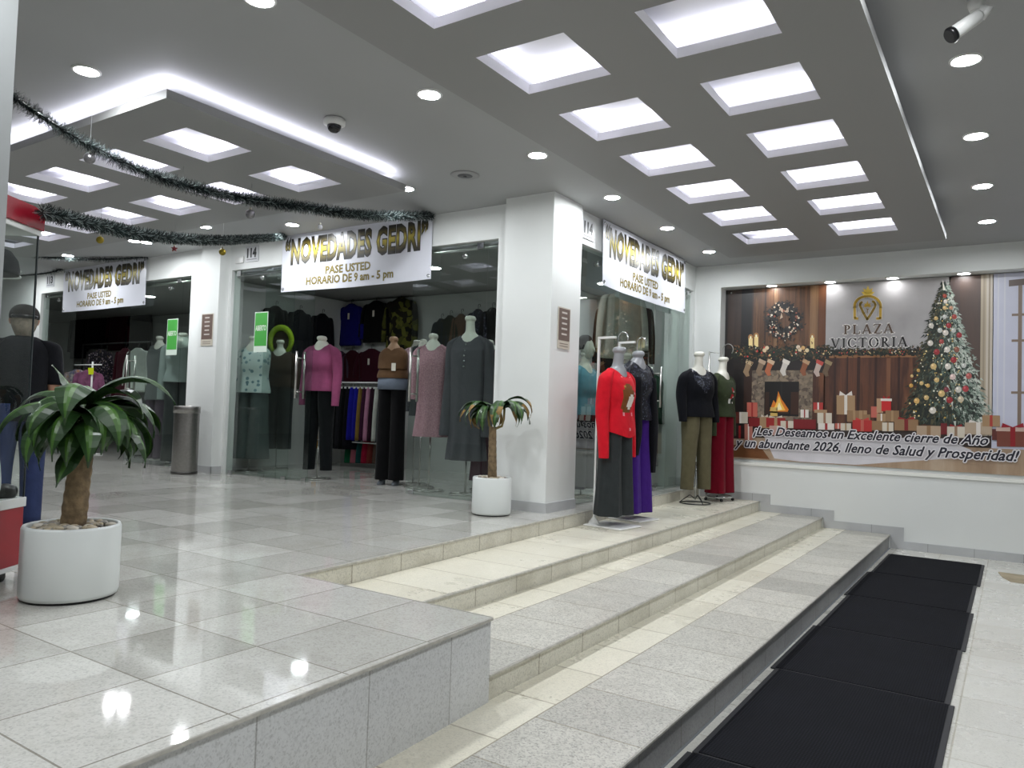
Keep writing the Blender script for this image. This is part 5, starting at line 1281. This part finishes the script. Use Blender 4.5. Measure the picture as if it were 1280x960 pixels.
# kimono behind the side banner
p = at_x(792, 372, -4.42)
garment('kimono', 'beige kimono jacket hanging under the side banner', (-4.48, 9.42, 3.38), math.radians(50), .92, .58, beige, 'clothes behind the side glass', depth=.06, flare=1.1)
for y, m, lb in ((9.55, black_v, 'black jacket hanging behind the beige kimono'), (9.64, cloth('umber_knit', (70, 52, 44)), 'umber coat hanging right of the beige kimono')):
    garment('coat', lb, (-4.95 if m is black_v else -4.55, y + .45, 3.3), math.radians(40), 1.0, .36, m, 'clothes behind the side glass')
# ================================================================ potted dracaenas
leaf_d = P('leaf_dark_green', (34, 62, 26), .35, noise=.25, nscale=9); leaf_l = P('leaf_yellow_green', (62, 98, 36), .35, noise=.2, nscale=9); leaf_dry = P('leaf_dry_tip', (132, 104, 52), .6, noise=.3, nscale=20)
bark = P('dracaena_bark', (132, 112, 84), .9, noise=.5, nscale=26, bump=1.0, bscale=30); pot_m = P('white_ceramic', (220, 224, 222), .35); soil = P('dark_soil', (54, 46, 38), .95, noise=.4, nscale=40, bump=1, bscale=60)
def leaf(mb, base, az, L, w, lift, droop, dry=0.0, twist=0.0):
    n = 14; pts = []; p = Vector(base); el = lift
    for i in range(n + 1):
        pts.append(p.copy()); k = i / n
        e = el - droop * k ** 1.15
        p = p + Vector((math.cos(az) * math.cos(e), math.sin(az) * math.cos(e), math.sin(e))) * (L / n)
    side0 = Vector((-math.sin(az), math.cos(az), 0)); rows = []
    for i, c in enumerate(pts):
        k = i / n
        wd = w * (math.sin(PI * min(1, k * .9 + .1)) ** .7) * (1 - k ** 5) + .002
        tg = (pts[min(i + 1, n)] - pts[max(i - 1, 0)]).normalized(); nrm = side0.cross(tg).normalized()
        a = twist * k; sd = side0 * math.cos(a) + nrm * math.sin(a); up = nrm * math.cos(a) - side0 * math.sin(a)
        if up.z < 0 and abs(twist) < .1: up = -up
        wav = .006 * math.sin(k * 14 + az * 5)
        rows.append([c - sd * wd + up * (wd * .35 + wav), c - sd * wd * .3 + up * wd * .02, c - up * wd * .06, c + sd * wd * .3 + up * wd * .02, c + sd * wd + up * (wd * .35 - wav)])
    for i in range(n):
        for j in range(4):
            k = i / n; m = leaf_dry if k > 1 - dry else (leaf_l if j in (1, 2) and k < .9 else leaf_d)
            mb.add([rows[i][j], rows[i + 1][j], rows[i + 1][j + 1], rows[i][j + 1]], [(0, 1, 2, 3)], m, True)
def pot(t, R, H):
    b = MB(); b.lathe([(R * .97, .012), (R, .03), (R, H - .012), (R - .006, H), (R - .02, H), (R - .024, H - .008), (R - .024, H - .06)], pot_m, n=48, caps=(True, False)); po_ = b.build('pot', t)
    b = MB(); b.lathe([(R * .93, 0), (R * .93, .014)], black_p, n=40); b.build('foot', po_)
    b = MB(); b.lathe([(R - .022, H - .03), (.001, H - .02)], soil, n=32, caps=(False, False)); b.build('soil', t)
def pebbles(t, R, H, n, seed):
    rs = random.Random(seed); b = MB()
    ms = [P('pebble_white', (212, 204, 190), .6), P('pebble_cream', (186, 172, 146), .6), P('pebble_grey', (150, 146, 138), .6)]
    for k in range(n):
        a = rs.uniform(0, 2 * PI); r = (R - .05) * math.sqrt(rs.uniform(.12, 1)); s = rs.uniform(.016, .03)
        M_ = Matrix.Translation((r * math.cos(a), r * math.sin(a), H - .016 + rs.uniform(0, .014))) @ Matrix.Rotation(rs.uniform(0, PI), 4, 'Z') @ Matrix.Diagonal((1, .7, .45, 1))
        b.ball((0, 0, 0), s, rs.choice(ms), 8, M_)
    o = b.build('pebbles', t); o['kind'] = 'stuff'
def trunk(t, H, h, r0, r1, lean, seed=0):
    rs = random.Random(seed); n = 26; rg = []
    for i in range(n + 1):
        k = i / n; r = (r0 + (r1 - r0) * k) * (1 + .035 * math.sin(i * 2.1) + rs.uniform(-.02, .02)); N_ = 18
        rg.append([Vector((lean[0] * k + r * math.cos(2 * PI * j / N_) * (1 + .04 * math.sin(3 * j + i * .3)), lean[1] * k + r * math.sin(2 * PI * j / N_), H - .05 + h * k)) for j in range(N_)])
    b = MB(); b.rings(rg, bark); b.build('trunk', t)
# near plant
cx, cy = -4.01, 2.02
t = thing('potted_dracaena', 'large bushy dracaena with thick trunk in white pot beside the red kiosk', 'plant', (cx, cy, ZP))
RP, HP = .225, .365
pot(t, RP, HP); pebbles(t, RP, HP, 110, 2)
ln = (-.005, .035)
trunk(t, HP, .52, .062, .052, ln, 4)
b = MB(); rs = random.Random(11); top = HP + .46
for k in range(36):
    az = k * 2.399 + rs.uniform(-.3, .3); lv = rs.random()
    leaf(b, (ln[0] + .03 * math.cos(az), ln[1] + .03 * math.sin(az), top + .02 + .13 * lv), az, rs.uniform(.34, .50), rs.uniform(.058, .082), .2 + lv * .75, rs.uniform(2.0, 2.9) + lv * .3, rs.choice([0, 0, 0, .05]), rs.uniform(-.5, .5))
for az, L, lift, dr in ((3.7, .46, .75, 2.1), (3.95, .46, .5, 2.4), (.55, .6, 1.05, 2.3), (.75, .5, .7, 2.6), (.3, .46, .5, 2.6), (4.26, .27, 1.05, .25), (-.9, .36, -.5, .6)):
    leaf(b, (ln[0], ln[1], top + .13 if lift > 0 else top - .01), az, L, .055, lift, dr, .0, .2)
b.build('foliage', t)
# far plant by the column
c2 = at_z(625, 641, ZP)
t = thing('potted_dracaena', 'small drooping dracaena with half dry leaves in white pot before the corner column', 'plant', (c2.x, 6.12, ZP))
RP, HP = .192, .365
pot(t, RP, HP); pebbles(t, RP, HP, 60, 5)
trunk(t, HP, .54, .045, .036, (-.015, 0), 9)
b = MB(); tp = HP + .47
for (dx, dy, hh) in ((-.07, .0, .2), (.10, .02, .24)):
    b.tube([(-.015, 0, tp - .01), (dx * .8, dy, tp + .03), (dx, dy, tp + .1), (dx * 1.05, dy, tp + hh)], .012, P('green_shoot', (118, 104, 62), .7), 8)
b.build('shoot', t)
b = MB(); rs = random.Random(21)
for (dx, dy, hh), azs in (((-.07, 0, .2), (2.6, 3.0, 3.3, 3.55, 3.7, 3.9, 4.2, 4.45, 4.7, 5.0, 2.0, 1.2)), ((.10, .02, .24), (-.6, -.3, -.1, .15, .3, .55, .8, 5.2, 5.0, 4.8, 1.6, 2.4))):
    for q, az in enumerate(azs):
        leaf(b, (dx, dy, tp + hh - .02 + .03 * (q % 2)), az + rs.uniform(-.15, .15), rs.uniform(.30, .44), rs.uniform(.036, .052), rs.uniform(.2, .8), rs.uniform(2.3, 3.2), rs.choice([0, .0, .35, .5]), rs.uniform(-.6, .6))
for az, L in ((3.75, .46), (.6, .48), (.45, .38)):
    leaf(b, (.0, .0, tp + .22), az, L, .036, .5, 2.2, .3 if az > 3 else .05, .4)
b.build('foliage', t)

# ================================================================ steel bin
pb = at_y(230, 560, 6.28)
t = thing('waste_bin', 'tall round stainless steel bin beside the pilaster', 'bin', (pb.x, 6.30, ZP))
steel_b = P('bin_steel', (150, 147, 144), .3, 1.0, noise=.12, nscale=30)
MB().lathe([(.165, .03), (.168, .05), (.168, .84)], steel_b, n=40, caps=(True, False)).build('body', t)
MB().lathe([(.17, 0), (.174, .01), (.174, .035), (.168, .04)], P('dark_steel', (96, 94, 92), .35, 1.0), n=40).build('base_ring', t)
MB().lathe([(.168, .84), (.176, .842), (.176, .93), (.17, .94), (.10, .942), (.095, .90), (.001, .88)], steel_b, n=40, caps=(False, False)).build('lid', t)

# ================================================================ tinsel garlands and hanging baubles
tin_d = P('tinsel_dark_green', (10, 20, 22), .45, spec=.6); tin_m = P('tinsel_green', (24, 42, 42), .4, spec=.6); tin_w = P('tinsel_frost', (150, 162, 160), .35, spec=.6)
def garland(label, pts, r=.05, seed=1, dens=900):
    rs = random.Random(seed); pts = [Vector(p) for p in pts]; path = []
    for i in range(len(pts) - 1):
        p0, p1, p2, p3 = pts[max(i - 1, 0)], pts[i], pts[i + 1], pts[min(i + 2, len(pts) - 1)]
        for k in range(10):
            t_ = k / 10
            path.append(0.5 * ((2 * p1) + (p2 - p0) * t_ + (2 * p0 - 5 * p1 + 4 * p2 - p3) * t_ * t_ + (3 * p1 - p0 - 3 * p2 + p3) * t_ ** 3))
    path.append(pts[-1]); L = sum((path[i + 1] - path[i]).length for i in range(len(path) - 1))
    t = thing('tinsel_garland', label, 'garland', path[-1]); o = path[-1]
    MB().tube([p - o for p in path], .014, tin_d, 6).build('cord', t)
    b = MB()
    for i in range(len(path) - 1):
        a, c = path[i], path[i + 1]; d = (c - a); n = int(dens * d.length); d.normalize()
        u = d.cross(Vector((0, 0, 1))).normalized(); v = d.cross(u)
        for k in range(n):
            q = rs.uniform(0, 2 * PI); base = a + (c - a) * rs.random() - o
            dr = (u * math.cos(q) + v * math.sin(q) + d * rs.uniform(-.5, .5)).normalized(); l = r * rs.uniform(.6, 1.25); w = d.cross(dr).normalized() * .0028
            m = tin_w if rs.random() < .24 else (tin_m if rs.random() < .4 else tin_d)
            tip = base + dr * l
            b.add([base - w, base + w, tip + w * .4, tip - w * .4], [(0, 1, 2, 3)], m)
    ob = b.build('tinsel', t)
pA = at_y(540, 269, FY - .04)
def along(us, Ya, Yb):
    n = len(us); return [at_y(u, v, Ya + (Yb - Ya) * i / (n - 1)) for i, (u, v) in enumerate(us)]
g1 = [(-5.29, 1.90, 3.57), (-5.323, 2.165, 3.5), (-5.331, 2.289, 3.453), (-5.357, 2.665, 3.349), (-5.395, 3.223, 3.28), (-5.441, 3.888, 3.317), (-5.496, 4.698, 3.428), (-5.557, 5.587, 3.57), (-5.632, 6.68, 3.831)]
garland('green tinsel garland sweeping from the left column to the corner shop banner', g1, .058, 3, 3000)
g2 = [(-4.408, 1.972, 2.6), (-4.798, 2.462, 2.683), (-5.356, 3.16, 2.818), (-6.166, 4.176, 3.079), (-7.016, 5.24, 3.394), (-8.188, 6.69, 3.85)]
garland('green tinsel garland from the red kiosk to the left end of the corner shop banner', g2, .048, 5, 2200)
g3 = along([(4, 309), (45, 320), (90, 323), (140, 324), (185, 321)], 5.6, FY - .03)
garland('green tinsel garland above the far shop banner', g3, .055, 8)
g4 = along([(20, 345), (45, 343), (65, 340), (80, 335)], 6.0, FY - .03)
garland('short green tinsel garland at the left corner of the far shop banner', g4, .05, 9)
def bauble(label, u, v, z, r, m, cat_='bauble', star=False):
    p = at_z(u, v, z); under = TRAY if (p.x < -4.925 and 2.96 < p.y < 5.45 and not any(h[0] < p.x < h[1] and h[2] < p.y < h[3] for h in left_holes)) else CEIL
    t = thing('bauble' if not star else 'star_ornament', label, cat_, p)
    if star:
        b = MB(); pts = [((r if k % 2 == 0 else r * .45) * math.sin(PI * k / 5), 0, (r if k % 2 == 0 else r * .45) * math.cos(PI * k / 5)) for k in range(10)]
        b.prism([(x, -.012, z_) for x, y, z_ in pts], (0, .024, 0), m, Matrix.Rotation(.7, 4, 'Z')); b.build('star', t)
    else:
        b = MB(); b.ball((0, 0, 0), r, m, 20); b.build('ball', t)
    b = MB(); b.lathe([(.012, r * .95), (.012, r + .018), (.001, r + .02)], P('bauble_cap', (190, 186, 170), .3, 1.0), n=12); b.build('cap', t)
    b = MB(); b.tube([(0, 0, r + .01), (0, 0, under - z)], .0015, P('clear_thread', (180, 182, 184), .4), 5); b.build('thread', t)
silver = P('silver_bauble', (150, 148, 150), .3, .9, noise=.3, nscale=50); goldb = P('gold_bauble', (150, 132, 50), .3, .9); redb = P('red_bauble', (120, 14, 26), .4)
bauble('silver bauble hanging below the near garland at the upper left', 112, 198, 3.42, .042, silver)
bauble('small silver bauble under the middle of the near garland', 228, 236, 3.5, .02, silver)
bauble('silver bauble hanging right of the left ceiling tray', 313, 268, 3.4, .046, silver)
bauble('gold bauble hanging over the far shop banner', 125, 300, 3.4, .042, goldb)
bauble('gold bauble hanging before the pilaster', 278, 315, 3.42, .042, goldb)
bauble('red star ornament hanging between the two shop banners', 218, 311, 3.4, .04, redb, 'ornament', True)
bauble('tiny silver bauble over the corner shop banner', 400, 284, 3.52, .028, P('pale_bauble', (200, 200, 204), .3))

# ================================================================ ceiling fittings
t = thing('dome_camera', 'white dome camera on the ceiling above the left tray edge', 'camera', (-4.485, 4.10, CEIL))
MB().lathe([(.075, 0), (.085, -.012), (.085, -.045), (.06, -.055)], plastic_w, n=32).build('housing', t)
b = MB(); b.lathe([(.055, -.05), (.055, -.065), (.046, -.09), (.026, -.107), (.001, -.112)], P('smoked_dome', (14, 15, 18), .08), n=28, caps=(False, False)); b.build('dome', t)
t = thing('ceiling_speaker', 'round grey ceiling speaker before the corner column', 'speaker', (-4.42, 5.72, CEIL))
MB().lathe([(.14, 0), (.14, -.008), (.125, -.012)], P('speaker_ring', (150, 150, 150), .5), n=36).build('ring', t)
MB().lathe([(.125, -.010), (.02, -.014), (.001, -.014)], P('speaker_grille', (92, 94, 96), .7), n=36, caps=(True, False)).build('grille', t)
MB().lathe([(.016, -.013), (.016, -.02), (.001, -.021)], P('speaker_dot', (50, 50, 52), .5), n=16, caps=(False, False)).build('centre_cap', t)
p0 = at_z(1220, 0, CEIL)
t = thing('bullet_camera', 'white bullet camera hanging from the ceiling at the upper right', 'camera', (p0.x, p0.y, CEIL))
def lp(u, v, Y): return at_y(u, v, Y) - Vector((p0.x, p0.y, CEIL))
MB().lathe([(.04, 0), (.04, -.03), (.03, -.06)], plastic_w, n=24).build('mount', t)
e1_, e2_ = lp(1236, 12, p0.y - .01), lp(1206, 30, p0.y - .03)
b = MB(); b.tube([(0, 0, -.05), lp(1222, 10, p0.y), e1_, lp(1226, 22, p0.y)], .024, plastic_w, 12); b.build('arm', t)
ca, cb = lp(1226, 18, p0.y - .02), lp(1186, 46, p0.y - .10); dd = (cb - ca)
b = MB(); b.tube([ca, ca + dd * .1, ca + dd * .88], [.022, .036, .038], plastic_w, 20); bd_ = b.build('body', t)
b = MB(); b.tube([ca + dd * .86, ca + dd * .95, ca + dd], [.042, .044, .036], black_p, 20); b.build('lens_hood', bd_)
b = MB(); b.rbox((.12, 9.1, CEIL - .012), (.42, 9.4, CEIL), P('vent_white', (170, 170, 170), .6), .004)
for k in range(5): b.box((.14, 9.13 + .05 * k, CEIL - .014), (.40, 9.15 + .05 * k, CEIL - .011), P('vent_slot', (110, 110, 110), .8))
tag(b.build('ceiling_vent'), 'small square vent in the ceiling near the right edge', 'vent')

# ================================================================ red kiosk with glass showcase
kr = P('kiosk_red', (150, 26, 38), .35); krh = P('kiosk_header_red', (140, 24, 40), .22); kw = P('kiosk_white_trim', (216, 218, 216), .4)
KX, KY = -4.56, 2.03
t = thing('showcase_kiosk', 'red and white glass showcase kiosk on castors at the left edge', 'kiosk', (KX, KY, ZP), math.atan2(.835, -.55))
KL, KD = 1.3, .5
def kb(lo, hi, m, nm_, r=.004): return MB().rbox(lo, hi, m, r).build(nm_, t)
bc_ = kb((-KL, 0, .085), (0, KD, .40), kr, 'base_cabinet'); kb((-KL, -.006, .06), (.0, KD, .085), kw, 'bottom_trim'); kb((-KL, -.008, .40), (.008, KD + .004, .452), kw, 'ledge')
kb((-KL, -.01, 1.905), (.01, KD, 1.935), kw, 'top_trim'); kb((-KL, -.02, 1.935), (.018, KD, 2.055), krh, 'header')
kb((-KL, 0, 2.055), (0, KD, 2.06), kw, 'roof_panel')
for nm_, lo, hi in (('front_pane', (-KL, .002, .452), (-.004, .008, 1.905)), ('end_pane', (-.008, .01, .452), (-.002, KD - .01, 1.905)), ('rear_pane', (-KL, KD - .008, .452), (-.004, KD - .002, 1.905))):
    MB().box(lo, hi, clear_m if nm_ == 'front_pane' else clear_in, skip=('+x', '-x', '+y', '+z', '-z')).box(lo, hi, clear_in, skip=('-y',)).build(nm_, t)
dk = P('dark_edge_trim', (40, 48, 50), .4)
for x, y in ((-.003, .003), (-.003, KD - .003)): MB().box((x - .004, y - .004, .452), (x + .004, y + .004, 1.905), dk).build('corner_edge', t)
MB().box((-.46, .001, .452), (-.454, .009, 1.905), dk).build('pane_joint', t)
MB().box((-KL + .02, .03, 1.02), (-.02, KD - .03, 1.028), clear_in).build('glass_shelf', t)
for x in (-.08, -1.2):
    for y in (.06, KD - .06):
        b = MB(); b.box((x - .02, y - .015, .03), (x + .02, y + .015, .062), black_p); b.lathe([(.001, -.014), (.028, -.014), (.03, 0), (.028, .014), (.001, .014)], black_p, (0, 0, 0), 16, (False, False), M=Matrix.Translation((x, y, .03)) @ Matrix.Rotation(PI / 2, 4, 'X')); b.build('castor', t)
b = MB(); b.box((.0, .06, .26), (.012, .10, .30), P('lock_dark', (50, 50, 52), .4)); b.box((.0, .06, .2), (.010, .10, .215), steel_m); b.build('lock', bc_)
KM = Matrix.Translation((KX, KY, ZP)) @ Matrix.Rotation(math.atan2(.835, -.55), 4, 'Z')
def kpos(x, y, z): return KM @ Vector((x, y, z))
def cap_hat(label, pos, rz, m, m2=None, hang=False, s=1.0):
    t = thing('baseball_cap', label, 'cap', pos, rz)
    b = MB(); b.lathe([(.095 * s, 0), (.098 * s, .02 * s), (.09 * s, .06 * s), (.065 * s, .095 * s), (.03 * s, .11 * s), (.001, .113 * s)], m, n=28, caps=(True, False), sy=1.1); b.build('crown', t)
    b = MB(); pts = [(.085 * s * math.cos(a), -.06 * s - (.10 * s) * math.sin(a) ** .8 if math.sin(a) > 0 else -.06 * s, .004) for a in [PI * k / 12 for k in range(13)]]
    b.prism([(x, y, z - .012 * (1 - (x / (.085 * s)) ** 2) * 0) for x, y, z in pts], (0, 0, .008), m2 or m); b.build('peak', t)
    b = MB(); b.ball((0, 0, .113 * s), .008, m2 or m, 8); b.build('top_button', t)
    if m2:
        b = MB(); b.tube([(.10 * s * math.cos(a), -.105 * s * math.sin(a), .022 * s) for a in [PI * (.1 + .8 * k / 14) for k in range(15)]], .006, m2, 6)
        b.tube([(.06 * s, -.075 * s, .04 * s), (.045 * s, -.08 * s, .065 * s), (.07 * s, -.06 * s, .075 * s), (.05 * s, -.05 * s, .1 * s)], .006, m2, 6); b.build('white_piping', t)
    return t
capb = cloth('black_cap_cloth', (22, 24, 28)); capw = cloth('white_cap_cloth', (206, 208, 206)); capbl = spots('blue_check_cap', (40, 60, 84), [(90, 130, 160), (34, 50, 80), (130, 160, 180)], 60, .5)
cap_hat('black cap with white piping hanging high in the kiosk showcase', kpos(-.17, .14, 1.66), math.atan2(.835, -.55) + 1.9, capb, capw, s=1.35)
cap_hat('blue checked cap on the glass shelf of the kiosk showcase', kpos(-.20, .25, 1.03), math.atan2(.835, -.55) + .3, capbl, s=.8)
b = MB()
b.loft([(0, 0, 0, .10, .07, .05), (0, 0, .08, .11, .08, .08), (.0, 0, .2, .09, .07, .1), (0, 0, .32, .05, .05, .1), (0, 0, .36, .01, .01, 0)], P('white_patterned_bag', (196, 200, 196), .7, noise=.35, nscale=18), n=24, sub=4, fold=5)
p = kpos(-.17, .12, .453)
o = b.build('white_bag', loc=p); tag(o, 'white patterned bag at the bottom of the kiosk showcase', 'bag')
b = MB(); b.loft([(0, 0, 0, .055, .05, 0), (0, 0, .03, .065, .06, 0), (0, 0, .06, .055, .05, 0), (0, 0, .075, .01, .01, 0)], black_p, n=20, sub=3)
o = b.build('black_pouch', loc=kpos(-.06, .07, .453)); tag(o, 'small round black pouch at the bottom of the kiosk showcase', 'pouch')

# ================================================================ person behind the kiosk, back turned
def person():
    px, py = -6.22, 2.70
    t = thing('person', 'person in dark cap, black shirt and blue jeans standing behind the kiosk', 'person', (px, py, ZP), math.atan2(-.92, -.40))
    skin = P('skin', (176, 132, 108), .55); k = 1.0
    verts = [(0, 0, .90), (0, 0, 1.08), (0, .01, 1.25), (0, .01, 1.36), (0, .0, 1.43), (0, -.01, 1.49),
             (.10, 0, .86), (.10, -.01, .48), (.105, .01, .09), (.11, -.13, .035), (-.10, 0, .86), (-.10, -.01, .48), (-.105, .01, .09), (-.11, -.13, .035),
             (.17, .01, 1.345), (.215, .02, 1.08), (.225, -.05, .85), (.225, -.07, .78), (-.17, .01, 1.345), (-.215, .02, 1.08), (-.225, -.05, .85), (-.225, -.07, .78),
             (0, -.012, 1.56), (0, -.01, 1.615)]
    rad = [.13, .12, .125, .11, .055, .055, .085, .06, .04, .03, .085, .06, .04, .03, .06, .045, .03, .032, .06, .045, .03, .032, .085, .075]
    edges = [(0, 1), (1, 2), (2, 3), (3, 4), (4, 5), (0, 6), (6, 7), (7, 8), (8, 9), (0, 10), (10, 11), (11, 12), (12, 13), (3, 14), (14, 15), (15, 16), (16, 17), (3, 18), (18, 19), (19, 20), (20, 21), (5, 22), (22, 23)]
    for hnd in (17, 21):           # five fingers each, rooted in the palm
        bx_, by_, bz_ = verts[hnd]; sd = 1 if bx_ > 0 else -1
        for q, (dy, l) in enumerate(((-.026, .062), (-.009, .07), (.009, .066), (.025, .052))):
            a = len(verts); verts += [(bx_, by_ + dy, bz_ - .045), (bx_ - sd * .006, by_ + dy * 1.1, bz_ - .045 - l * .5), (bx_ - sd * .022, by_ + dy * 1.1, bz_ - .045 - l)]
            rad += [.010, .0085, .007]; edges += [(hnd, a), (a, a + 1), (a + 1, a + 2)]
        a = len(verts); verts += [(bx_ - sd * .012, by_ - .04, bz_ - .012), (bx_ - sd * .02, by_ - .055, bz_ - .045)]; rad += [.010, .008]; edges += [(hnd, a), (a, a + 1)]
    me = bpy.data.meshes.new('body'); me.from_pydata(verts, edges, [])
    o = bpy.data.objects.new('body', me); COL.objects.link(o); o.parent = t; me.materials.append(skin)
    md = o.modifiers.new('skin', 'SKIN'); md.use_smooth_shade = True
    for v, r in zip(me.skin_vertices[0].data, rad): v.radius = (r, r)
    me.skin_vertices[0].data[0].use_root = True
    o.modifiers.new('sub', 'SUBSURF').levels = 2; o.modifiers['sub'].render_levels = 2
    b = MB(); bk = cloth('black_shirt', (16, 17, 22))
    b.loft([(0, 0, .82, .175, .13, .02), (0, 0, 1.0, .17, .13, .01), (0, .0, 1.2, .19, .14, 0), (0, .005, 1.34, .205, .125, 0), (0, .005, 1.41, .165, .105, 0), (0, 0, 1.455, .085, .08, 0)], bk, n=32, sub=5, fold=6)
    for sd in (-1, 1): b.loft([(sd * .13, .01, 1.43, .05, .06, 0), (sd * .175, .01, 1.39, .075, .08, 0), (sd * .205, .015, 1.24, .066, .068, 0), (sd * .222, .01, 1.10, .062, .06, .02)], bk, n=18, sub=4)
    b.build('shirt', t)
    b = MB(); jn = cloth('blue_denim', (44, 54, 88))
    for sd in (-1, 1): b.loft([(sd * .085, 0, .95, .095, .13, 0), (sd * .09, 0, .8, .10, .125, 0), (sd * .1, -.01, .48, .08, .085, .03), (sd * .105, .01, .06, .07, .075, .04)], jn, n=22, sub=5, fold=5)
    b.build('jeans', t)
    for sd in (-1, 1):
        b = MB(); b.loft([(sd * .108, -.05, 0, .05, .135, 0), (sd * .108, -.05, .03, .05, .135, 0), (sd * .108, -.03, .07, .045, .10, 0), (sd * .107, .02, .10, .045, .05, 0)], P('dark_shoe', (30, 30, 34), .5), n=18, sub=3); b.build('shoe', t)
    b = MB(); sk_ = skin
    b.loft([(0, -.088, 1.535, .012, .012, 0), (0, -.112, 1.55, .015, .018, 0), (0, -.092, 1.595, .008, .012, 0)], sk_, n=10, sub=3)
    b.build('nose', t)
    b = MB(); b.loft([(0, -.086, 1.512, .022, .010, 0), (0, -.092, 1.518, .024, .011, 0), (0, -.086, 1.526, .02, .010, 0)], P('lips', (150, 84, 78), .5), n=10, sub=2); b.build('mouth', t)
    for sd in (-1, 1):
        MB().ball((sd * .032, -.082, 1.585), .012, P('eye_white', (220, 220, 216), .3), 12).build('eye', t)
        MB().loft([(sd * .083, .0, 1.545, .008, .014, 0), (sd * .09, .005, 1.575, .01, .024, 0), (sd * .088, .008, 1.60, .006, .014, 0)], sk_, n=10, sub=3).build('ear', t)
    b = MB(); b.loft([(0, .05, 1.455, .05, .035, .06), (0, .045, 1.50, .07, .06, .06), (0, .02, 1.56, .088, .085, .04), (0, .005, 1.62, .09, .095, .02), (0, 0, 1.66, .07, .075, 0)], P('fair_hair', (122, 112, 98), .7, noise=.4, nscale=40), n=28, sub=4, fold=11); b.build('hair', t)
    b = MB(); cp = cloth('charcoal_cap', (46, 44, 42)); b.loft([(0, .0, 1.585, .098, .108, 0), (0, 0, 1.62, .099, .109, 0), (0, 0, 1.66, .085, .095, 0), (0, 0, 1.69, .05, .058, 0), (0, 0, 1.70, .004, .004, 0)], cp, n=28, sub=4)
    b.prism([(.08 * math.cos(PI * q / 12), -.075 - .09 * math.sin(PI * q / 12) ** .8, 1.59) for q in range(13)], (0, 0, .008), cp); cap_ = b.build('cap', t)
    b = MB(); b.tube([(.1 * math.sin(a), .108 * math.cos(a), 1.60) for a in [(-.9 + 1.8 * q / 10) for q in range(11)]], .012, black_p, 8); b.build('cap_strap', cap_)
person()
